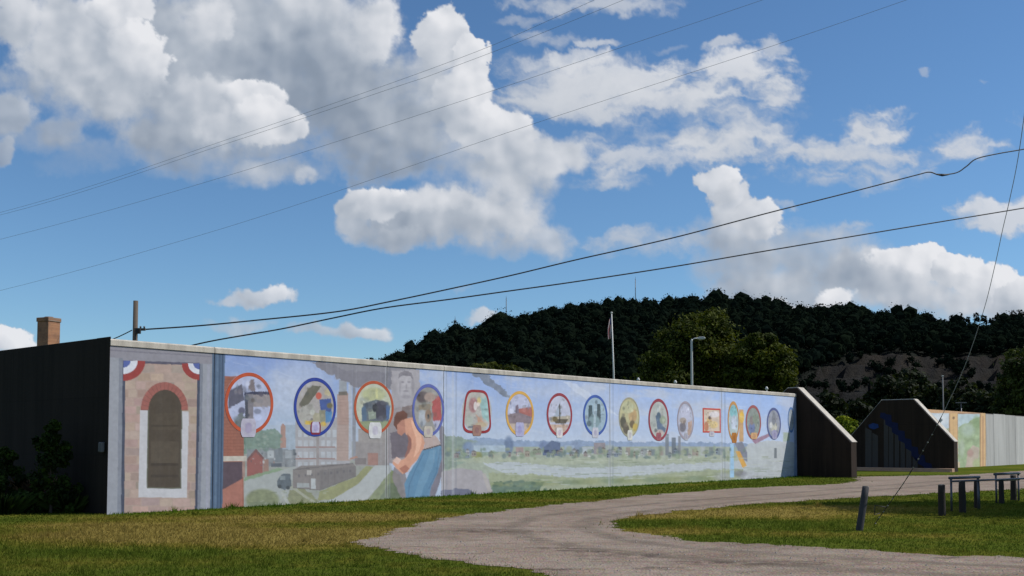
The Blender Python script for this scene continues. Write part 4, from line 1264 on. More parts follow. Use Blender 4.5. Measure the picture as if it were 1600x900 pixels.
    C.poly([(310, 555), (332, 555), (332, 815), (305, 815)], pil, 1, .05); C.poly([(309, 566), (313, 566), (308, 815), (304, 815)], shade); C.poly([(313, 566), (317, 566), (313, 815), (308, 815)], pil_d)
    C.poly([(324, 556), (328, 556), (326, 815), (321, 815)], (152, 154, 172), .8)
    C.poly([(150, 520), (332, 530), (332, 569), (192, 564), (192, 560), (150, 556)], (138, 136, 148), 1, .05); C.poly([(192, 563), (312, 567), (312, 571), (192, 567)], (86, 84, 104)); C.poly([(168, 546), (332, 556), (332, 558), (168, 548)], (122, 120, 134))
    for cx, cy, sx, r1, r2, r3 in ((193, 564, 1, 34, 22, 11), (312, 568, -1, 28, 18, 10)):
        for r_, cc in ((r1, (158, 58, 56)), (r2, (206, 210, 224)), (r3, (78, 96, 168))):
            a_ = np.linspace(0, math.pi / 2, 14)
            C.poly([(cx, cy)] + [(cx + sx * r_ * math.cos(t), cy + r_ * 0.92 * math.sin(t)) for t in a_], cc, 1, .06)
    # window: white surround, brick arch, dark blind
    C.poly([(219, 641), (295, 643), (292, 778), (216, 777)], (188, 188, 196), 1, .04)
    th = np.linspace(math.pi, 0, 22)
    C.poly([(257 + 37 * math.cos(t), 641 - 44 * math.sin(t)) for t in th], (160, 92, 84), 1, .1)
    for t in np.linspace(math.pi, 0, 17):
        C.line([(257 + 26 * math.cos(t), 641 - 31 * math.sin(t)), (257 + 37 * math.cos(t), 641 - 44 * math.sin(t))], 1.0, (126, 76, 72), .7)
    C.poly([(232, 641)] + [(258 + 26 * math.cos(t), 640 - 31 * math.sin(t)) for t in th] + [(284, 641), (282, 763), (230, 762)], (78, 68, 58), 1, .10)
    for yy, hh, cc in ((646, 26, (84, 74, 62)), (690, 34, (90, 80, 68)), (724, 4, (62, 54, 48)), (742, 4, (64, 56, 50)), (664, 3, (66, 58, 50))):
        C.rect(236, 279, yy, yy + hh, cc, .7, .15)
    C.line([(232, 640), (230, 762), (282, 763), (284, 640)], 2.0, (96, 98, 84), .9)
    # blue moulding right of the joint
    C.poly([(332, 535), (352, 540), (347, 815), (328, 815)], (78, 102, 132), 1, .05)
    for dx, cc in ((3, (58, 78, 108)), (7, (94, 118, 148)), (11, (62, 84, 114)), (15, (54, 72, 102))):
        C.line([(333 + dx, 540), (329 + dx, 815)], 2.2, cc, .8)
    # right edge moulding
    C.rect(1241, 1262, 600, 780, (128, 146, 176)); C.rect(1246, 1262, 600, 780, (96, 108, 130))
    C.finish(0)
    return C


CANVAS = paint_mural()

# ------------------------------------------------------------------ the long painted flood wall
S_END = on_wall(1245, 700)[0]
floodwall = empty('floodwall', C0, WALL_RZ)
tag(floodwall, 'long concrete flood wall with a painted mural of ovals, village and worker', 'wall')
box('wall_core', (0.02, S_END, 0.02, 0.70, -0.4, WALL_H - 0.20), M_BODY, floodwall)
joints = [0.0] + [on_wall(x, 680)[0] for x in (333, 604, 693, 953, 1128)] + [S_END]
for a, b in zip(joints[:-1], joints[1:]):
    a2, b2 = a + (0.0 if a == 0 else 0.012), b - (0.0 if b == S_END else 0.012)
    px0, px1 = wall_px(np.array([a2, b2]), np.array([2.0, 2.0]))[0]
    n = int((px1 - px0) / 1.1) + 2
    # even steps as seen along the receding wall
    s = np.interp(np.linspace(px0, px1, n), *(lambda ss: (wall_px(ss, np.full_like(ss, 2.0))[0], ss))(np.linspace(a2, b2, 400)))
    hpx = (wall_px(np.array([a2]), np.array([0.0]))[1] - wall_px(np.array([a2]), np.array([WALL_H]))[1])[0]
    z = np.linspace(-0.15, WALL_H - 0.185, int(hpx / 1.15))
    S, Z = np.meshgrid(s, z)
    painted_grid('mural_panel', CANVAS, S, Z, 0.0, floodwall)
    bm = bmesh.new()
    add_prism(bm, [(0, 0), (0.75, 0), (0.75, 0.17), (0.70, 0.19), (0.06, 0.19), (0.0, 0.15)], a2, b2)
    # profile is (depth, height); turn it to run along the wall
    for v in bm.verts:
        v.co = Vector((v.co.y, v.co.x - 0.03, v.co.z + WALL_H - 0.185))
    bmesh.ops.recalc_face_normals(bm, faces=bm.faces)
    bm_obj('coping', bm, M_COPING, floodwall)


def medallion(i):
    cx, cy, rx, ry, col, fw, shape, plate = MEDALS[i]
    fw *= 0.78
    s0, z0 = on_wall(cx, cy)
    rs = (on_wall(cx + rx, cy)[0] - on_wall(cx - rx, cy)[0]) / 2
    rz = (on_wall(cx, cy - ry)[1] - on_wall(cx, cy + ry)[1]) / 2
    s0 = (on_wall(cx + rx, cy)[0] + on_wall(cx - rx, cy)[0]) / 2
    th = np.linspace(0, 2 * math.pi, 97)

    def edge(th):
        c, s_ = np.cos(th), np.sin(th)
        if shape == 'square':
            m = np.maximum(np.abs(c), np.abs(s_))
            return c / m, s_ / m
        if shape == 'taper':
            k = (np.abs(c) ** 4.5 + np.abs(s_) ** 4.5) ** (-1 / 4.5)
            return c * k * (0.90 - 0.14 * s_ * k), s_ * k
        return c, s_
    ex, ez = edge(th)
    inner = 1 - fw
    RR = np.linspace(0.02, inner + 0.015, 34)
    S = s0 + rs * RR[:, None] * ex[None]
    Z = z0 + rz * RR[:, None] * ez[None]
    pic = painted_grid('painted_medallion', CANVAS, S, Z, -0.004, floodwall)
    pic['label'] = MEDAL_NAMES[i]
    FR = np.array([inner, inner + fw * .5, 1.0])
    S = s0 + rs * FR[:, None] * ex[None]
    Z = z0 + rz * FR[:, None] * ez[None]
    n = fbm(S * 3, Z * 3, 3, .6, i)[..., None]
    c = lin(np.array(col)) * ALB * (1 + .25 * n)
    c[1] *= 1.08
    me = grid_mesh('medallion_frame', np.stack([S, np.full_like(S, -0.008), Z], -1), np.concatenate([c, np.ones_like(S)[..., None]], -1))
    link('medallion_frame', me, M_MURAL, pic)
    if plate:
        dx, top, hw, hh, pc = plate
        a = np.linspace(-1, 1, 13)
        A_, B_ = np.meshgrid(a, np.linspace(0, 1, 17))
        squeeze = 1 - 0.25 * np.abs(B_ * 2 - 1) ** 3
        sa = on_wall(cx + dx - hw, top)[0]; sb = on_wall(cx + dx + hw, top)[0]
        zt, zb = on_wall(cx + dx, top)[1], on_wall(cx + dx, top + hh)[1]
        S = (sa + sb) / 2 + (sb - sa) / 2 * A_ * squeeze
        Z = zt + (zb - zt) * B_
        n = fbm(S * 6 + i, Z * 6, 4, .6, 50 + i)[..., None]
        c = lin(np.array(pc)) * ALB * (1 + .3 * n)
        core = (np.hypot(A_ / .5, (B_ - .5) / .28) < 1)[..., None]
        c = np.where(core, c * np.array([.82, .78, .9]), c)
        if i == 1:
            rim = ((np.abs(A_) > .75) | (B_ > .86))[..., None]
            c = np.where(rim, lin(np.array([128, 44, 60])), c)
        me = grid_mesh('title_plate', np.stack([S, np.full_like(S, -0.012), Z], -1), np.concatenate([c, np.ones_like(S)[..., None]], -1))
        link('title_plate', me, M_MURAL, pic)


for i in range(len(MEDALS)):
    medallion(i)

# the dark return wall at the left corner
ret = empty('return_wall', C0 + D1 * 0.0, WALL_RZ)
tag(ret, 'dark stained concrete wall running back from the left corner of the mural', 'wall')
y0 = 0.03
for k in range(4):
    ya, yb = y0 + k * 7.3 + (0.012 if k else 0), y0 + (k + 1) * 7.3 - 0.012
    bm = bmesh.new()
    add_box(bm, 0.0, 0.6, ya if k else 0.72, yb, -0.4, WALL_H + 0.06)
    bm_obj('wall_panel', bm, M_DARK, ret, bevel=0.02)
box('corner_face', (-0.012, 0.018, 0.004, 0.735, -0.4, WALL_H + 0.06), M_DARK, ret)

# ------------------------------------------------------------------ gate abutments
def abutment(name, s, yc, outline, thick, mat, label):
    """a plate standing across the wall's line; outline of (t, z), t towards the viewer's side"""
    e = empty(name, C0 + D1 * s + D2 * yc, WALL_RZ)
    tag(e, label, 'wall', 'sloping concrete plates of the flood gate')
    bm = bmesh.new()
    add_prism(bm, [(-t, z) for t, z in outline], 0.0, thick)
    for v in bm.verts:
        v.co = Vector((v.co.y, v.co.x, v.co.z))
    bmesh.ops.recalc_face_normals(bm, faces=bm.faces)
    bm_obj('plate', bm, mat, e, bevel=0.02)
    # pale coping strips laid along the near slope and top
    top = [(t, z) for t, z in outline if z > 0.5]
    bm = bmesh.new()
    for (ta, za), (tb, zb) in zip(top[:-1], top[1:]):
        dx, dz = tb - ta, zb - za
        L = math.hypot(dx, dz)
        nx, nz = -dz / L, dx / L
        if nz < 0:
            nx, nz = -nx, -nz
        h = 0.05
        vs_ = [(ta, za), (tb, zb), (tb + nx * h, zb + nz * h), (ta + nx * h, za + nz * h)]
        a = [bm.verts.new((0.10, -t, z)) for t, z in vs_]
        b = [bm.verts.new((thick + 0.03, -t, z)) for t, z in vs_]
        bm.faces.new(a); bm.faces.new(b[::-1])
        for k in range(4):
            bm.faces.new((a[k], b[k], b[(k + 1) % 4], a[(k + 1) % 4]))
    bmesh.ops.recalc_face_normals(bm, faces=bm.faces)
    bm_obj('coping', bm, M_COPING, e)
    return e


S1 = S_END + 0.02
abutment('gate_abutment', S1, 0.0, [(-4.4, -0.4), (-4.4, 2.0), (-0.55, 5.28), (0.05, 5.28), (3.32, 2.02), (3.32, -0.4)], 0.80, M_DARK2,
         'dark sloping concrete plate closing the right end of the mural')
S2 = 60.0
def s_for_px(px):
    lo, hi = 0.0, 400.0
    for _ in range(60):
        m = (lo + hi) / 2
        if wall_px(m, 2.0)[0] < px:
            lo = m
        else:
            hi = m
    return lo
S2 = s_for_px(1404)
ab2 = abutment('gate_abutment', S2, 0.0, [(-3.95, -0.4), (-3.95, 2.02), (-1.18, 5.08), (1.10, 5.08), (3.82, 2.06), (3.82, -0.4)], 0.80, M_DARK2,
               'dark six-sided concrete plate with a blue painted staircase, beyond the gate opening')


def ab2_pt(px, py):
    d = ray(px, py)
    o = Vector((0, 0, EYE)) - (C0 + D1 * S2)
    t = -o.dot(D1) / d.dot(D1)
    h = o + d * t
    return h.dot(D2), h.z


def flat_patch(name, polys, mat, parent, x):
    bm = bmesh.new()
    for pts in polys:
        vv = [bm.verts.new((x, *ab2_pt(*p))) for p in pts]
        bm.faces.new(vv)
    bmesh.ops.triangulate(bm, faces=bm.faces)
    bmesh.ops.recalc_face_normals(bm, faces=bm.faces)
    return bm_obj(name, bm, mat, parent)


stair = [(1376, 645), (1383, 645)]
n = 7
for k in range(n):                                   # treads and risers along the upper edge, a straight string below
    xa, xb = 1384 + k * 10.4, 1384 + (k + 1) * 10.4
    ya, yb = 647 + k * 12.6, 647 + (k + 1) * 12.6
    stair += [(xa, ya), (xa + 8.6, ya + 1.6), (xb - 1.0, yb)]
stair += [(1459, 737), (1447, 737)]
for k in reversed(range(n)):
    xa, ya = 1374 + k * 10.2, 652 + k * 12.2
    stair += [(xa + 9.6, ya + 11.6), (xa + 9.0, ya + 4.4), (xa + 1.0, ya)]
flat_patch('painted_stairs', [stair], M_BLUEPAINT, ab2, -0.010)
flat_patch('painted_dab', [[(1357, 664), (1364, 661), (1372, 663), (1373, 668), (1365, 671), (1358, 668)]], M_BLUEDAB, ab2, -0.006)
cols = []
for k, (xa, xb, top) in enumerate([(1352, 1362, 668), (1363, 1372, 676), (1381, 1388, 655), (1389, 1396, 664), (1398, 1405, 676), (1407, 1414, 688), (1416, 1424, 700), (1426, 1434, 712)]):
    cols.append([(xa, top), (xb, top + 5), (xb, 734), (xa, 734)])
flat_patch('painted_wall_panels', cols, M_GREYPAINT, ab2, -0.006)

# low rusty sill of the gate
sill = empty('gate_sill', C0 + D1 * (S2 - 0.9), WALL_RZ)
tag(sill, 'low rusty brown sill at the foot of the six-sided plate', 'sill')
box('beam', (0.0, 0.55, -3.95, 4.2, -0.1, 0.24), M_RUST, sill, 0.02)
box('track', (-0.12, 0.0, -3.9, 4.1, -0.1, 0.05), M_RUST, sill, 0.01)

# ------------------------------------------------------------------ the wall beyond the gate
def paint_far():
    C = Canvas(1415, 1640, 620, 760, 3.0, (178, 190, 196))
    C.rect(1415, 1560, 640, 690, (186, 200, 214)); C.ell(1470, 655, 12, 8, (216, 220, 226), .8, .5)
    C.poly([(1440, 690), (1460, 678), (1483, 668), (1483, 740), (1440, 740)], (166, 176, 146), 1, .15, 3)
    C.line([(1472, 655), (1462, 668)], 3, (72, 88, 96))
    C.rect(1497, 1532, 642, 672, (176, 196, 204)); C.poly([(1497, 668), (1512, 660), (1532, 650), (1532, 735), (1497, 735)], (154, 174, 134), 1, .2, 3)
    C.ell(1512, 672, 10, 10, (172, 190, 176), .8, .5); C.ell(1526, 660, 6, 10, (132, 158, 112), .7, .4); C.poly([(1508, 735), (1512, 706), (1520, 696), (1530, 700), (1528, 735)], (190, 170, 156), .9, .1, 2)
    C.ell(1516, 708, 5, 6, (178, 138, 130), .7, .4); C.ell(1526, 725, 6, 8, (170, 186, 130), .8, .4); C.ell(1503, 700, 4, 14, (176, 186, 172), .6, .5)
    for x0, x1 in ((1483, 1497), (1531, 1541)):
        C.rect(x0, x1, 635, 760, (216, 174, 120), 1, .05); C.rect(x0, x0 + 1.5, 635, 760, (160, 122, 92), .8); C.rect(x1 - 1.5, x1, 635, 760, (184, 146, 112), .8)
    C.ell(1490, 653, 2, 2, (140, 110, 82)); C.rect(1535, 1537, 650, 735, (170, 120, 96), .6)
    C.rect(1415, 1541, 630, 645.5, (206, 160, 116), 1, .05); C.rect(1497, 1531, 645, 647, (168, 128, 100)); C.rect(1483, 1500, 722, 740, (200, 180, 150))
    C.finish(1)
    return C


CANVAS2 = paint_far()
far = empty('floodwall', C0 + D1 * (S2 + 0.84), WALL_RZ)
tag(far, 'pale flood wall beyond the gate with two small landscape murals and bare grey panels', 'wall')
FH = 4.55
s0 = S2 + 0.84
edges = [s0] + [s_for_px(x) for x in (1490, 1541, 1553, 1571, 1587, 1604, 1625, 1650, 1680)]
box('wall_core', (0.0, edges[-1] - s0, 0.03, 0.65, -0.4, FH - 0.02), M_BODY, far)
for k, (a, b) in enumerate(zip(edges[:-1], edges[1:])):
    if k < 2:
        S, Z = np.meshgrid(np.linspace(a, b - 0.02, 70), np.linspace(-0.1, FH, 80))
        px, py = wall_px(S, Z)
        c = CANVAS2.sample(px, py) * ALB
        me = grid_mesh('mural_panel', np.stack([S - s0, np.zeros_like(S), Z], -1), np.concatenate([c, np.ones_like(S)[..., None]], -1))
        link('mural_panel', me, M_MURAL, far)
    else:
        o = box('bare_panel', (a - s0 + 0.015, b - s0 - 0.015, 0.0 - 0.012 * (k % 2), 0.028, -0.3, FH - 0.04 * (k % 3)),
                concrete('pale_concrete_panel', *[tuple(x * (0.92, 1.12, 0.98, 1.05)[k % 4] for x in cc) for cc in ((0.56, 0.555, 0.54), (0.40, 0.395, 0.385))], 0.6), far)

# ------------------------------------------------------------------ posts, barriers, poles, cables
def wood_post(px, ybase, ytop, wpx, lean=(0, 0), mat=M_WOOD, name='wooden_post', label='', group='short posts at the edge of the grass island'):
    b = gnd(px, ybase)
    h = at(px, ytop, b.y).z
    r = wpx / FPX * b.y / 2
    e = empty(name, b)
    tag(e, label, 'post', group)
    rr = random.Random(int(px))
    bm = bmesh.new()
    n = 9
    pts = [(0, 0, -0.25), (0, 0, 0.05)] + [(lean[0] * k / 4, lean[1] * k / 4, h * k / 4) for k in range(1, 5)]
    add_tube(bm, pts, [r * 1.05, r * 1.04, r * 1.02, r, r * 0.98, r * 0.93], n)
    for v in bm.verts:
        v.co.x += rr.uniform(-.05, .05) * r
        v.co.y += rr.uniform(-.05, .05) * r
        if v.co.z > h * .97:
            v.co.z += rr.uniform(-.02, .02)
    bm_obj('shaft', bm, mat, e, smooth=True)
    bm = bmesh.new()
    add_tube(bm, [(lean[0], lean[1], h - 0.005), (lean[0], lean[1], h + 0.022)], [r * 0.90, r * 0.72], n)
    bm_obj('weathered_top', bm, simple('weathered_end_grain', (0.20, 0.18, 0.16), 0.9, 0.4, 20.0), e)
    return e


wood_post(1472, 806, 758, 11, label='nearest and stoutest dark wooden post, left of the pipe barrier')
wood_post(1504, 801, 752, 10.5, label='dark wooden post inside the left pipe barrier frame')
wood_post(1527, 794, 751, 9, label='dark post under the right end of the left pipe barrier')
wood_post(1565, 787, 750, 8, label='thin dark post inside the right pipe barrier, left one')
wood_post(1584, 782, 743, 9, label='dark post near the right edge of the photo, beside the barrier leg')


def barrier(xa, xb, ybase, ytop, ylow, label, reach=1.0):
    a, b = gnd(xa, ybase), gnd(xb, ybase - 3)
    h = at(xa, ytop, a.y).z
    hl = at(xa, ylow, a.y).z
    e = empty('pipe_barrier', a)
    tag(e, label, 'barrier', 'grey pipe barriers')
    d = b - a
    tube('leg', [(0, 0, -0.2), (0, 0, h)], 0.034, M_GREY, e)
    tube('leg', [(d.x, d.y, -0.2), (d.x, d.y, h)], 0.034, M_GREY, e)
    tube('top_rail', [(-0.05, 0, h), (d.x + .05, d.y, h)], 0.040, M_GREY, e)
    tube('lower_rail', [(0.0, -0.07, hl), (d.x * reach, d.y * reach - 0.07, hl)], 0.028, M_GREY, e)
    return e


barrier(1487, 1529, 799, 747, 752, 'grey pipe barrier frame standing round the middle dark posts', 2.9)
barrier(1557, 1592, 786, 741, 751, 'grey pipe barrier frame at the right edge of the photo')

# leaning post by the cable anchor
b0 = gnd(1343, 829)
top = at(1355, 761, b0.y)
e = wood_post(1343, 829, 761, 11, lean=(top.x - b0.x, 0.1), name='leaning_post', label='grey weathered post leaning to the right beside the cable anchor', group=None,
              mat=simple('grey_weathered_wood', (0.045, 0.045, 0.05), 0.85, 0.45, 4.0, 0, 0.5, 30.0, (6, 6, 0.5)))

# small dark stump post and pale box by the left corner of the wall
wood_post(140, 801, 757, 6.5, name='stub_post', label='thin black stub post beside the left corner of the wall', group=None)
p_ = C0 - D1 * 0.12 + D2 * 0.22
bx = empty('meter_box', (p_.x, p_.y, 0), WALL_RZ)
tag(bx, 'small pale grey box on the dark wall at its corner', 'box')
box('housing', (-0.02, 0.10, -0.07, 0.07, 1.74, 2.02), simple('pale_box_paint', (0.13, 0.135, 0.145), 0.6, 0.2), bx, 0.015)
box('lid', (-0.03, -0.02, -0.06, 0.06, 1.76, 2.00), M_GREY, bx, 0.005)

# utility poles
def utility_pole(px, depth, top_y, r, label, arm=None):
    g = at(px, 692, depth)
    e = empty('utility_pole', (g.x, g.y, 0))
    tag(e, label, 'pole', 'wooden utility poles')
    h = at(px, top_y, depth).z
    tube('shaft', [(0, 0, -0.5), (0, 0, h * .5), (0, 0, h)], [r * 1.25, r * 1.1, r], M_POLE, e, 12)
    if arm:
        ay = at(px, arm, depth).z
        bm = bmesh.new()
        add_box(bm, 0.0, 0.62, -0.16, -0.06, ay - 0.11, ay + 0.03)
        bm_obj('bracket', bm, M_POLE, e)
        for x in (0.34, 0.55):
            bm = bmesh.new()
            add_tube(bm, [(x, -0.11, ay + 0.03), (x, -0.11, ay + 0.09), (x, -0.11, ay + 0.15)], [0.035, 0.06, 0.04], 8)
            bm_obj('insulator', bm, M_GREY, e, smooth=True)
        box('transformer_box', (0.14, 0.40, -0.34, -0.17, ay - 0.30, ay + 0.02), M_CABLE, e, 0.02)
    else:
        for zz in (222, 316):
            ay = at(px, zz, depth).z
            bm = bmesh.new()
            add_tube(bm, [(-r * 1.9, 0, ay), (r * 1.9, 0, ay)], 0.05, 8)
            bm_obj('through_bolt', bm, M_GREY, e)
    return e


utility_pole(208, 60.0, 470, 0.135, 'dark wooden utility pole standing behind the left end of the wall', arm=514)
utility_pole(1654, 80.0, 190, 0.2, 'tall wooden utility pole beyond the right edge, carrying the heavy cables')
utility_pole(1660, 15.0, -60, 0.13, 'near wooden utility pole beyond the right edge, holding the slack guy cable')


def smooth_px(pts, n=10):
    """Catmull-Rom through picture points"""
    p = [np.array(q, float) for q in pts]
    p = [2 * p[0] - p[1]] + p + [2 * p[-1] - p[-2]]
    out = []
    for i in range(1, len(p) - 2):
        for k in range(n):
            t = k / n
            a, b, c, d = p[i - 1:i + 3]
            out.append(0.5 * (2 * b + (c - a) * t + (2 * a - 5 * b + 4 * c - d) * t * t + (3 * b - a - 3 * c + d) * t ** 3))
    out.append(p[-2])
    return out


def cable(pts, ya, yb, r, mat, label, group=None, name='overhead_cable', n=6):
    q = smooth_px(pts)
    xa, xb = q[0][0], q[-1][0]
    P = []
    for x, y in q:
        f = (x - xa) / (xb - xa) if abs(xb - xa) > 1 else 0
        inv = (1 / ya) * (1 - f) + (1 / yb) * f
        P.append(at(x, y, 1 / inv))
    bm = bmesh.new()
    add_tube(bm, P, r, n)
    return tag(bm_obj(name, bm, mat, None, smooth=True), label, 'cable', group)


g1 = 'heavy black cables between the poles'
cable([(222, 515), (310, 509), (404, 500), (526, 487), (610, 471), (700, 452), (800, 430), (900, 406), (1050, 372), (1203, 332), (1330, 300), (1430, 274), (1452, 269), (1468, 273), (1494, 270),
       (1510, 260), (1526, 248), (1560, 240), (1600, 233), (1650, 222)], 60.0, 80.0, 0.046, M_CABLE, 'upper heavy black cable with a kinked splice near its right end', g1)
cable([(213, 566), (270, 548), (330, 533), (439, 514), (520, 497), (601, 481), (700, 468), (800, 454), (900, 440), (1050, 417), (1203, 391), (1400, 358), (1600, 325), (1650, 316)],
      60.0, 80.0, 0.046, M_CABLE, 'lower heavy black cable running down behind the wall at the left', g1)
cable([(206, 516), (192, 523), (176, 530), (120, 552)], 60.0, 66.0, 0.03, M_CABLE, 'short dark cable dropping left from the utility pole', None)
g2 = 'thin grey wires high across the clouds'
cable([(-500, 440), (0, 332), (358, 217), (699, 98), (884, 20), (1300, -170)], 80.0, 40.0, 0.007, M_WIRE, 'topmost thin wire across the big cloud, upper of the close pair', g2)
cable([(-500, 440), (0, 336), (358, 223), (612, 138), (699, 108), (940, 14), (1400, -180)], 78.0, 39.0, 0.007, M_WIRE, 'thin wire just under the topmost one, lower of the close pair', g2)
cable([(-500, 492), (0, 374), (347, 277), (693, 167), (989, 68), (1191, 0), (1700, -175)], 76.0, 38.0, 0.007, M_WIRE, 'third thin wire from the top, crossing the middle of the big cloud', g2)
cable([(-500, 570), (0, 454), (277, 378), (497, 309), (838, 192), (1179, 81), (1416, 0), (1900, -170)], 74.0, 37.0, 0.007, M_WIRE, 'lowest of the thin wires, crossing under the big cloud', g2)
tube('cable_splice', [at(1463, 272.3, 76.8), at(1472, 273.6, 76.8), at(1482, 272.8, 76.9)], [0.05, 0.10, 0.05], M_CABLE)
tag(bpy.data.objects['cable_splice'], 'small dark splice fitting on the upper cable near its kink', 'fitting')

# slack guy cable from the right-hand pole down to its anchor
gp = smooth_px([(1640, -60), (1612, 100), (1592, 239), (1578, 310), (1567, 357), (1555, 413), (1537, 485), (1507, 573), (1468, 657), (1443, 703), (1417, 747), (1390, 786), (1368, 817)])
an = gnd(1367, 819)
guy = empty('guy_cable', an)
tag(guy, 'slack guy cable hanging from the right pole down to a ground anchor', 'cable')
P = []
for k, (x, y) in enumerate(gp):
    f = (y + 60) / (819 + 60)
    P.append(at(x, y, 15.0 * (1 - f) + an.y * f) - an)
cut = int(len(P) * 0.66)
tube('strand', P[:cut + 1], 0.0065, M_WIRE, guy, 6)
bm = bmesh.new()
add_tube(bm, P[cut:], [0.008 + 0.005 * (k % 2) for k in range(len(P) - cut)], 7)
bm_obj('guard', bm, M_CABLE, guy)
M_BAND = simple('pale_band', (0.30, 0.30, 0.28), 0.6, 0.2)
for k in range(cut + 2, len(P) - 2, 3):
    q0, q1 = P[k], P[k].lerp(P[k + 1], 0.35)
    tube('marker_band', [q0, q1], 0.015, M_BAND, guy, 7)
tube('anchor_rod', [P[-1], P[-1] + Vector((-0.1, 0, -0.25))], 0.022, M_GREY, guy, 6)
tube('loose_tail', [P[-9] + Vector((0, 0, 0.0)), P[-9] + Vector((-.28, 0, .05)), P[-9] + Vector((-.30, 0, -.18)), P[-7] + Vector((-.10, 0, -.05))], 0.012, M_CABLE, guy, 6)

# flagpole
g = at(961, 692, 105.0)
fp = empty('flagpole', (g.x, g.y, 0))
tag(fp, 'white flagpole with a limp red and white flag behind the wall', 'flagpole')
hh = at(958, 490, 105.0).z
tube('pole', [(0, 0, 0), (-0.1, 0, hh * .6), (-0.28, 0, hh)], [0.10, 0.085, 0.055], M_WHITEPOLE, fp, 8)
bm = bmesh.new()
bmesh.ops.create_icosphere(bm, subdivisions=2, radius=0.11)
bmesh.ops.translate(bm, verts=bm.verts, vec=(-0.28, 0, hh + 0.08))
bm_obj('finial', bm, M_WHITEPOLE, fp, smooth=True)
U, Vv = np.meshgrid(np.linspace(0, 1, 16), np.linspace(0, 1, 40))
fx = -0.31 - U * (0.22 + 0.28 * Vv * (1 - Vv * .45)) + 0.05 * np.sin(U * 9 + Vv * 5)
fy = 0.16 * np.sin(U * 11 + Vv * 3) * (0.3 + U)
fz = hh - 0.35 - Vv * 2.05 - U * 0.25
stripe = (np.floor((U * 7)) % 2)[..., None]
fc = lin(np.array([168, 70, 74])) * stripe + lin(np.array([206, 198, 196])) * (1 - stripe)
canton = ((Vv < .34) & (U < .5))[..., None]
fc = np.where(canton, lin(np.array([70, 76, 118])), fc)
link('flag', grid_mesh('flag', np.stack([fx, fy, fz], -1), np.concatenate([fc, np.ones_like(U)[..., None]], -1)), M_MURAL, fp)

# street lamp with an arm, and pale posts
g = at(1082, 692, 92.0)
sl = empty('street_lamp', (g.x, g.y, 0))
tag(sl, 'pale street lamp with a short arm to the right, before the round tree', 'street lamp')
hh = at(1082, 530, 92.0).z
tube('pole', [(0, 0, 0), (0, 0, hh * .5), (0, 0, hh - .15), (0.05, 0, hh)], [0.13, 0.11, 0.09, 0.08], M_LAMP, sl, 10)
tube('arm', [(0.04, 0, hh - .05), (0.25, 0, hh + .06), (0.62, 0, hh + .10)], 0.05, M_LAMP, sl, 8)
bm = bmesh.new()
add_prism(bm, [(0.55, hh + .0), (1.16, hh + .02), (1.20, hh + .10), (1.05, hh + .22), (0.62, hh + .20), (0.52, hh + .12)], -.17, .17)
bm_obj('lamp_head', bm, M_LAMP, sl, bevel=0.02)
box('lens', (0.68, 1.10, -.12, .12, hh - .03, hh + .004), simple('lamp_glass', (0.6, 0.6, 0.56), 0.2, 0.05), sl, 0.01)


def short_lamp(px, ytop, depth, label):
    g = at(px, 692, depth)
    e = empty('pedestrian_lamp', (g.x, g.y, 0))
    tag(e, label, 'street lamp', 'small white lamp heads just above the wall')
    h = at(px, ytop, depth).z
    tube('pole', [(0, 0, 0), (0, 0, h - .3)], [0.07, 0.05], M_LAMP, e, 8)
    bm = bmesh.new()
    add_tube(bm, [(0, 0, h - .34), (0, 0, h - .28), (0, 0, h - .18), (0, 0, h - .05)], [0.05, 0.11, 0.12, 0.04], 10)
    bm_obj('lamp_head', bm, M_WHITEPOLE, e, smooth=True)


short_lamp(998, 589, 80.0, 'small white lamp head above the wall right of the flagpole')
short_lamp(1056, 593, 80.0, 'small white lamp head above the wall left of the street lamp')
short_lamp(1199, 603, 84.0, 'small white lamp head above the right end of the mural')

g = at(1475, 692, 118.0)
pp = empty('light_pole', (g.x, g.y, 0))
tag(pp, 'slim pale pole behind the far wall in front of the quarry', 'pole')
hh = at(1475, 588, 118.0).z
tube('pole', [(0, 0, 0), (0, 0, hh)], [0.10, 0.07], simple('dull_pole_paint', (0.16, 0.16, 0.16)), pp, 8)
box('cap', (-.10, .10, -.10, .10, hh - .02, hh + .10), M_LAMP, pp, 0.02)
g = at(1503, 692, 108.0)
ts = empty('picnic_lamp', (g.x, g.y, 0))
tag(ts, 'small dark T-shaped post top above the far wall', 'post')
hh = at(1503, 630, 108.0).z
tube('pole', [(0, 0, 0), (0, 0, hh)], 0.06, M_GREY, ts, 8)
box('crossbar', (-.55, .55, -.08, .08, hh, hh + .09), M_GREY, ts, 0.01)


# masts on the hill
def mast(px, ytop, ybase, depth, w0, label, head=False):
    b = at(px, ybase, depth)
    t_ = at(px, ytop, depth)
    e = empty('radio_mast', b)
    tag(e, label, 'mast', 'thin masts on the hill')
    h = t_.z - b.z
    leg = [(w0, w0 * .58), (-w0, w0 * .58), (0, -w0)]
    for x, y in leg:
        tube('leg', [(x, y, -6), (x * .5, y * .5, h)], 0.10, M_GREY, e, 5)
    bm = bmesh.new()
    n = 12
    for k in range(n):
        za, zb = h * k / n, h * (k + 1) / n
        fa, fb = 1 - .5 * k / n, 1 - .5 * (k + 1) / n
        i, j = k % 3, (k + 1) % 3
        add_tube(bm, [(leg[i][0] * fa, leg[i][1] * fa, za), (leg[j][0] * fb, leg[j][1] * fb, zb)], 0.07, 4)
    bm_obj('bracing', bm, M_GREY, e)
    if head:
        box('antenna_cluster', (-w0 * 1.3, w0 * 1.3, -w0, w0, h - 3.2, h - 1.4), M_GREY, e, 0.1)
    tube('antenna_tip', [(0, 0, h), (0, 0, h + 2.0)], 0.12, M_GREY, e, 5)


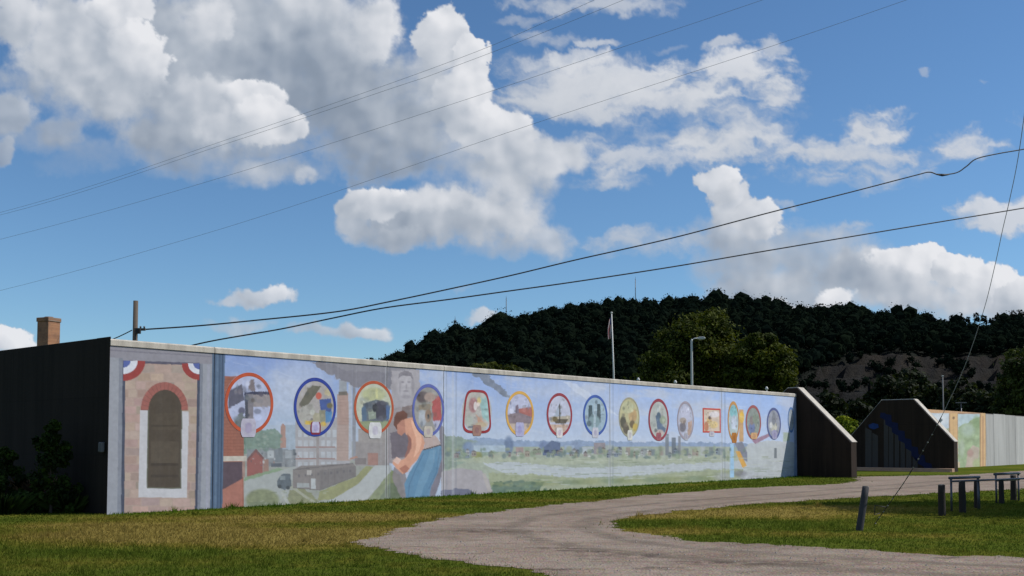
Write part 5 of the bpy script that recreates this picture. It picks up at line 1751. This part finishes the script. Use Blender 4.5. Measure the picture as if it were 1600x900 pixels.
mast(711, 498, 520, 830.0, 0.9, 'short stout radio mast on the left slope of the hill', True)
mast(791, 466, 503, 850.0, 0.35, 'thin radio mast on the hill left of the flagpole')
mast(993, 436, 474, 860.0, 0.35, 'tall thin radio mast on the summit of the hill')

# brick chimney behind the dark wall
def _brick(t, p):
    tcn = t.N('ShaderNodeTexCoord').outputs['Object']
    br = t.N('ShaderNodeTexBrick')
    t.put(br.inputs['Vector'], t.V('MULTIPLY', t.V('ADD', tcn, (0, 0, 0)), (1, 1, 1)))
    rot = t.N('ShaderNodeMapping')
    rot.inputs['Rotation'].default_value = (R(90), 0, 0)
    t.put(rot.inputs['Vector'], tcn)
    t.put(br.inputs['Vector'], rot.outputs[0])
    br.inputs['Color1'].default_value = (0.30, 0.14, 0.075, 1)
    br.inputs['Color2'].default_value = (0.38, 0.19, 0.10, 1)
    br.inputs['Mortar'].default_value = (0.26, 0.20, 0.16, 1)
    br.inputs['Scale'].default_value = 4.0
    n = t.noise(tcn, 2.0, 5.0, 0.6)
    t.put(p.inputs['Base Color'], t.mix(t.smooth(n, 0.45, 0.7, 0.0, 0.5), br.outputs['Color'], (0.12, 0.08, 0.06, 1)))


M_BRICK = material('chimney_brick', _brick, 0.9, 0.2)
g = at(72, 692, 56.0)
ch = empty('chimney', (g.x, g.y, 0), R(-24))
tag(ch, 'square brown brick chimney rising behind the dark return wall', 'chimney')
hh = at(72, 497, 56.0).z
bm = bmesh.new()
add_box(bm, -.40, .40, -.40, .40, 0, hh - .22)
bm_obj('shaft', bm, M_BRICK, ch, bevel=0.015)
bm = bmesh.new()
add_box(bm, -.44, .44, -.44, .44, hh - .22, hh)
bm_obj('cap_course', bm, M_BRICK, ch, bevel=0.02)
tube('flue_pot', [(0, 0, hh - .02), (0, 0, hh + .06)], [0.24, 0.22], simple('clay_pot', (0.16, 0.09, 0.06), 0.9), ch, 10)

# ------------------------------------------------------------------ trees and plants
def make_tree(name, base, h, lobes, leaf, per, cols, seed, label, cat='tree', group=None, trunk_r=0.25, clumps=26):
    """lobes: (dx, dy, z, rx, ry, rz) in metres from the base"""
    r = np.random.default_rng(seed)
    e = empty(name, base)
    tag(e, label, cat, group)
    bm = bmesh.new()
    top = max(l[2] for l in lobes)
    add_tube(bm, [(0, 0, -.3), (0.02 * h, 0, h * .12), (-.01 * h, .01 * h, h * .35), (0.01 * h, 0, h * .62)], [trunk_r * 1.25, trunk_r, trunk_r * .75, trunk_r * .35], 9)
    cen, rad, col = [], [], []
    for (dx, dy, z, rx, ry, rz) in lobes:
        add_tube(bm, [(0, 0, h * .28), (dx * .5, dy * .5, h * .28 + (z - h * .28) * .55), (dx * .9, dy * .9, z)], [trunk_r * .5, trunk_r * .32, trunk_r * .10], 6)
        d = r.normal(size=(clumps, 3))
        d /= np.linalg.norm(d, axis=-1, keepdims=True)
        k = r.uniform(.35, .95, (clumps, 1)) ** .6
        c = np.array([dx, dy, z]) + d * k * np.array([rx, ry, rz])
        for q in c[:4]:
            add_tube(bm, [(dx * .6, dy * .6, z * .8), tuple(q)], [trunk_r * .16, trunk_r * .04], 5)
        cen.append(c)
        s = r.uniform(.28, .50, (clumps, 1))
        rad.append(np.array([rx, ry, rz * .8]) * s)
        g_ = r.random((clumps, 1)) ** 1.2
        col.append(np.array(cols[0]) * (1 - g_) + np.array(cols[1]) * g_)
    bm_obj('trunk', bm, M_BARK, e, smooth=True)
    leaves_object('crown', [leaf_cloud(np.concatenate(cen), np.concatenate(rad), per, leaf, np.concatenate(col), seed + 1, 0.7, 0.25)], M_LEAF, e)
    return e


def base_at(px, depth):
    g = at(px, 692, depth)
    return Vector((g.x, g.y, 0))


def px_lobe(b, depth, px, py, rx, ry, dy=0.0, ratio=1.0):
    c = at(px, py, depth)
    k = depth / FPX
    return (c.x - b.x, dy, c.z, rx * k, rx * k * ratio, ry * k)


OLIVE = [(0.026, 0.038, 0.005), (0.072, 0.086, 0.009)]
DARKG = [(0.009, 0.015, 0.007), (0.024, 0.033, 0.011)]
d = 135.0
b = base_at(1100, d)
make_tree('broadleaf_tree', b, 15.5, [px_lobe(b, d, 1095, 535, 62, 48, 0), px_lobe(b, d, 1050, 580, 52, 40, -1), px_lobe(b, d, 1130, 575, 52, 45, -2), px_lobe(b, d, 1105, 515, 40, 28, 0), px_lobe(b, d, 1080, 605, 80, 30, -1),
                                      px_lobe(b, d, 1065, 550, 45, 36, 1)], 0.21, 260, OLIVE, 101, 'large rounded olive green tree behind the mural wall', group='trees behind the wall', trunk_r=0.4, clumps=34)
d = 128.0
b = base_at(1188, d)
make_tree('broadleaf_tree', b, 11.5, [px_lobe(b, d, 1190, 560, 44, 34, 0), px_lobe(b, d, 1205, 590, 32, 34, -1), px_lobe(b, d, 1165, 585, 40, 36, 0), px_lobe(b, d, 1190, 540, 26, 18, 0)], 0.21, 260, OLIVE, 103,
          'smaller olive green tree joined to the right of the large one', group='trees behind the wall', trunk_r=0.3, clumps=32)
d = 110.0
b = base_at(770, d)
make_tree('broadleaf_tree', b, 8.5, [px_lobe(b, d, 770, 582, 32, 18, 0), px_lobe(b, d, 745, 590, 22, 16, 0), px_lobe(b, d, 800, 590, 24, 16, 0)], 0.2, 110, [(0.035, 0.045, 0.010), (0.085, 0.095, 0.018)], 105,
          'low olive tree top peeping over the wall under the left slope of the hill', group='trees behind the wall', trunk_r=0.2, clumps=22)
d = 118.0
b = base_at(1322, d)
make_tree('bright_bush', b, 5.5, [px_lobe(b, d, 1321, 664, 17, 15, 0), px_lobe(b, d, 1330, 676, 16, 14, 0), px_lobe(b, d, 1310, 678, 14, 14, 0), px_lobe(b, d, 1325, 690, 22, 12, 0)], 0.16, 130, [(0.12, 0.16, 0.012), (0.26, 0.30, 0.02)], 107,
          'bright yellow green bush seen through the gate opening', 'bush', trunk_r=0.12, clumps=18)
for k, (px, py, rx, ry, dd, lb) in enumerate([
        (1288, 640, 30, 28, 160, 'dark green tree left of the bright bush behind the gate'),
        (1345, 648, 26, 22, 170, 'dark green tree right of the bright bush behind the gate'),
        (1395, 612, 34, 24, 330, 'dark tree at the quarry foot above the six-sided plate'),
        (1418, 600, 30, 26, 340, 'taller dark tree at the quarry foot, right of the six-sided plate top'),
        (1455, 622, 26, 22, 320, 'dark tree left of the slim pale pole'),
        (1500, 618, 30, 26, 300, 'dark tree right of the slim pale pole above the far wall'),
        (1535, 632, 30, 20, 260, 'low dark tree directly behind the bare grey panels')]):
    b = base_at(px, dd)
    k_ = dd / FPX
    make_tree('dark_tree', b, at(px, py - ry, dd).z, [px_lobe(b, dd, px, py, rx, ry), px_lobe(b, dd, px - rx * .5, py + ry * .6, rx * .7, ry * .8), px_lobe(b, dd, px + rx * .5, py + ry * .5, rx * .7, ry * .8), px_lobe(b, dd, px, py + ry * 1.4, rx * 1.1, ry)],
              0.0022 * dd, 60, DARKG, 120 + k * 2, lb, group='dark trees below the quarry', trunk_r=0.25, clumps=20)
d = 150.0
b = base_at(1612, d)
make_tree('dark_tree', b, 14.5, [px_lobe(b, d, 1612, 570, 40, 32), px_lobe(b, d, 1592, 610, 34, 34), px_lobe(b, d, 1630, 600, 46, 40), px_lobe(b, d, 1600, 645, 50, 30), px_lobe(b, d, 1580, 640, 24, 26)], 0.24, 110, [(0.02, 0.032, 0.010), (0.062, 0.08, 0.016)], 141,
          'dark green tree at the right edge of the photo above the far wall', group='trees behind the wall', trunk_r=0.35, clumps=30)
# the tree outside the frame that shades the grass island and the posts
make_tree('shade_tree', Vector((23.5, 33.0, 0)), 12.0, [(0, 0, 8.2, 4.6, 4.2, 2.8), (-2.2, -.8, 7.2, 3.4, 2.8, 2.0), (2.4, .6, 7.4, 3.0, 3.0, 2.2), (.3, -2, 6.8, 3.2, 2.4, 1.8), (-.5, 1.5, 9.6, 3, 3, 2)], 0.20, 120, DARKG, 151,
          'broad tree to the right of the photo shading the grass and posts', group='trees right of the road', trunk_r=0.3, clumps=30)

# thin trees on the crest at the right and at the notch
r_ = np.random.default_rng(61)
CR = [(1010, 463, 1.0), (1024, 466, .8), (1048, 461, 1.1), (1492, 492, .9), (1505, 489, 1.0), (1516, 493, .8), (1529, 488, 1.0), (1541, 490, 1.1), (1553, 494, .8), (1562, 487, 1.0), (1574, 489, .9), (1587, 484, 1.1), (1597, 482, 1.1), (1609, 480, 1.1)]
CRL = ['broad crest tree left of the notch at the summit', 'small crest tree at the left lip of the summit notch', 'taller crest tree right of the summit notch'] + [
    '%s of the thin trees along the right crest, counting from the right edge' % w for w in ('eleventh', 'tenth', 'ninth', 'eighth', 'seventh', 'sixth', 'fifth', 'fourth', 'third', 'second', 'first')]
for k, (px, ty, sc) in enumerate(CR):
    t_ = 0.985 + r_.uniform(-.01, .01)
    yy = R0 + (R1 - R0) * t_
    zb = float(hill_z(np.array([float(px)]), np.array([t_]))[0])
    b = Vector(((px - 800) / FPX * yy, yy, zb))
    h = at(px, ty, yy).z - zb
    w_ = r_.uniform(1.6, 2.5) * sc
    make_tree('ridge_tree', b, h, [(0, 0, h * .80, w_, w_, h * .17), (w_ * .5, 0, h * .66, w_ * .8, w_, h * .12), (-w_ * .5, 0, h * .70, w_ * .7, w_, h * .12)], 0.42, 34,
              [(0.008, 0.013, 0.008), (0.016, 0.022, 0.010)], 200 + k,
              CRL[k], group='summit trees by the notch' if k < 3 else 'thin trees along the right crest', trunk_r=0.28, clumps=12)

# weeds and bushes against the dark return wall
def shrub(px, depth, lobes, leaf, per, cols, seed, label, cat='bush', group='weeds against the dark wall', clumps=16, name='shrub', tr=0.03):
    b = base_at(px, depth)
    return make_tree(name, b, max(l[2] for l in lobes) if lobes else 1, lobes, leaf, per, cols, seed, label, cat, group, tr, clumps)


WG = [(0.012, 0.024, 0.006), (0.050, 0.085, 0.012)]
d = 30.2
b = base_at(80, d)
shrub(80, d, [px_lobe(b, d, 84, 668, 13, 12, ratio=.7), px_lobe(b, d, 70, 688, 16, 14, ratio=.7), px_lobe(b, d, 92, 700, 20, 20, ratio=.7), px_lobe(b, d, 78, 735, 30, 32, ratio=.7), px_lobe(b, d, 98, 770, 24, 28, ratio=.7), px_lobe(b, d, 60, 775, 30, 24, ratio=.7)],
      0.065, 70, WG, 301, 'tall dark green shrub against the dark wall', tr=0.045)
b = base_at(12, 30.8)
shrub(12, 30.8, [px_lobe(b, 30.8, 8, 715, 16, 14), px_lobe(b, 30.8, 14, 750, 26, 24), px_lobe(b, 30.8, -6, 775, 34, 26), px_lobe(b, 30.8, 34, 782, 22, 16)], 0.065, 60, WG, 305, 'lower dark shrub at the left edge of the photo')
b = base_at(-60, 31.0)
shrub(-60, 31.0, [px_lobe(b, 31, -60, 740, 36, 30), px_lobe(b, 31, -90, 770, 36, 26), px_lobe(b, 31, -40, 780, 30, 18)], 0.07, 50, WG, 309, 'shrub beyond the left edge against the dark wall')


def grass_tuft(base, h, spread, n, col, seed, name, label, group=None):
    r = np.random.default_rng(seed)
    a = r.uniform(0, 2 * math.pi, n)
    rr_ = spread * np.sqrt(r.random(n)) * .6
    p0 = np.stack([rr_ * np.cos(a), rr_ * np.sin(a), np.zeros(n)], -1)
    L = h * r.uniform(.5, 1.1, n)
    out = spread * r.uniform(.2, .9, n)
    tip = p0 + np.stack([np.cos(a) * out, np.sin(a) * out, L], -1)
    mid = p0 + np.stack([np.cos(a) * out * .3, np.sin(a) * out * .3, L * .65], -1)
    side = np.stack([-np.sin(a), np.cos(a), np.zeros(n)], -1) * (0.008 + 0.008 * r.random((n, 1)))
    co = np.stack([p0 - side, p0 + side, mid + side * .8, tip, mid - side * .8], 1).reshape(-1, 3)
    f = np.arange(5 * n).reshape(n, 5)
    c = np.array(col) * r.uniform(.6, 1.3, (n, 1))
    c = np.repeat(np.concatenate([c, np.ones((n, 1))], -1)[:, None], 5, 1).reshape(-1, 4)
    me = bpy.data.meshes.new(name)
    fill_mesh(me, co, f, c, False)
    o = link(name, me, M_LEAF)
    o.location = base
    return tag(o, label, 'weeds', group)


grass_tuft(gnd(66, 797), 0.95, 0.75, 420, (0.20, 0.125, 0.07), 11, 'dry_weed_clump', 'clump of tall dry brown weeds below the dark shrub')
grass_tuft(gnd(36, 800), 0.50, 0.9, 420, (0.045, 0.075, 0.015), 12, 'green_weed_clump', 'low green weeds at the foot of the dark wall, left of the dry clump', 'green weeds at the wall foot')
grass_tuft(gnd(105, 800), 0.50, 0.8, 420, (0.05, 0.08, 0.015), 13, 'green_weed_clump', 'low green weeds right of the dry clump, before the dark wall', 'green weeds at the wall foot')
grass_tuft(gnd(4, 803), 0.6, 0.8, 420, (0.04, 0.07, 0.013), 14, 'green_weed_clump', 'green weeds at the very left edge of the photo', 'green weeds at the wall foot')


# ------------------------------------------------------------------ grass and loose stones


def make_grass():
    r = np.random.default_rng(99)
    P, H, W = [], [], []
    for (ya, yb, dens, h, w_) in ((14.5, 20, 520, .050, .0075), (20, 28, 300, .058, .011), (28, 40, 170, .050, .015), (40, 66, 60, .06, .026)):
        half = yb * 0.53 + 1.0
        n = int(dens * (yb - ya) * 2 * half)
        p = np.stack([r.uniform(-half, half, n), r.uniform(ya, yb, n)], -1)
        p = p[np.abs(p[:, 0]) < p[:, 1] * .52 + 1]
        P.append(p); H.append(np.full(len(p), h)); W.append(np.full(len(p), w_))
    # taller tufts and weeds here and there
    for (ya, yb, k) in ((14.5, 26, 210), (26, 45, 130)):
        tc = np.stack([r.uniform(-yb * .5, yb * .5, k), r.uniform(ya, yb, k)], -1)
        p = (tc[:, None] + r.normal(scale=.055, size=(k, 22, 2))).reshape(-1, 2)
        P.append(p); H.append(np.full(len(p), .13 if ya < 20 else .15)); W.append(np.full(len(p), .008 if ya < 20 else .014))
    P, H, W = np.concatenate(P), np.concatenate(H), np.concatenate(W)
    rel = P - np.array([C0.x, C0.y])
    s = rel @ np.array([D1.x, D1.y])
    dd = rel @ np.array([D2.x, D2.y])
    keep = ~in_poly(P + r.normal(scale=1.0, size=P.shape) * (.06 + .30 * r.random((len(P), 1)) ** 3), road_poly)
    keep &= ~((s > -0.02) & (dd > -0.02) & (s < 200))          # nothing behind or inside the walls
    thin = fbm(P[:, 0] * .9, P[:, 1] * .9, 4, .6, 808)
    keep &= r.random(len(P)) < np.clip(.92 + .9 * thin, .25, 1)
    edge = (dd > -0.8 - .5 * r.random(len(P))) & (dd <= 0) & (s > 0)
    P, H, W, s, dd, edge = [v[keep] for v in (P, H, W, s, dd, edge)]
    tall = 1 + 1.3 * np.clip(fbm(P[:, 0] * .25, P[:, 1] * .25, 4, .6, 818), 0, 1)
    H = H * tall * r.uniform(.4, 1.0, len(P)) * np.where(edge, 1.5, 1.0)
    # lusher at the lower left
    H = H * np.where((P[:, 0] < -4) & (P[:, 1] < 24), 1.35, 1.0)
    n = len(P)
    a = r.uniform(0, 2 * math.pi, n)
    side = np.stack([np.cos(a), np.sin(a), np.zeros(n)], -1) * W[:, None]
    base = np.concatenate([P, np.zeros((n, 1))], -1)
    lean = r.normal(scale=.45, size=(n, 2)) * H[:, None]
    tip = base + np.concatenate([lean, H[:, None]], -1)
    co = np.stack([base - side, base + side, tip], 1).reshape(-1, 3)
    c = r.uniform(.85, 1.2, (n, 1)) * np.array([1, 1, 1.0]) * np.where(edge[:, None], np.array([.75, 1.15, .7]), 1.0)
    c = np.repeat(np.concatenate([c, np.ones((n, 1))], -1)[:, None], 3, 1).reshape(-1, 4)
    me = bpy.data.meshes.new('grass')
    fill_mesh(me, co, np.arange(3 * n).reshape(n, 3), c, False)
    return link('grass', me, M_BLADE)


tag(make_grass(), 'short mown grass, part green and part dry straw', 'grass', kind='stuff')


def make_stones():
    r = np.random.default_rng(5)
    n = 9000
    P = np.stack([r.uniform(-12, 22, n), r.uniform(14.5, 34, n)], -1)
    P = P[in_poly(P, road_poly)][:4500]
    n = len(P)
    s = 0.006 + 0.020 * r.random(n) ** 3
    oct_ = np.array([(1, 0, 0), (-1, 0, 0), (0, 1, 0), (0, -1, 0), (0, 0, .8), (0, 0, -.5)], float)
    v = oct_[None] * s[:, None, None] * r.uniform(.6, 1.3, (n, 6, 1))
    v = v + np.concatenate([P, np.full((n, 1), .008)], -1)[:, None]
    fs = np.array([(0, 2, 4), (2, 1, 4), (1, 3, 4), (3, 0, 4), (2, 0, 5), (1, 2, 5), (3, 1, 5), (0, 3, 5)])
    f = (np.arange(n)[:, None, None] * 6 + fs[None]).reshape(-1, 3)
    me = bpy.data.meshes.new('loose_gravel')
    fill_mesh(me, v.reshape(-1, 3), f, None, False)
    return link('loose_gravel', me, simple('pebbles', (0.30, 0.27, 0.25), 0.9, 0.5, 3.0))


tag(make_stones(), 'loose pebbles scattered over the gravel road', 'gravel', kind='stuff')
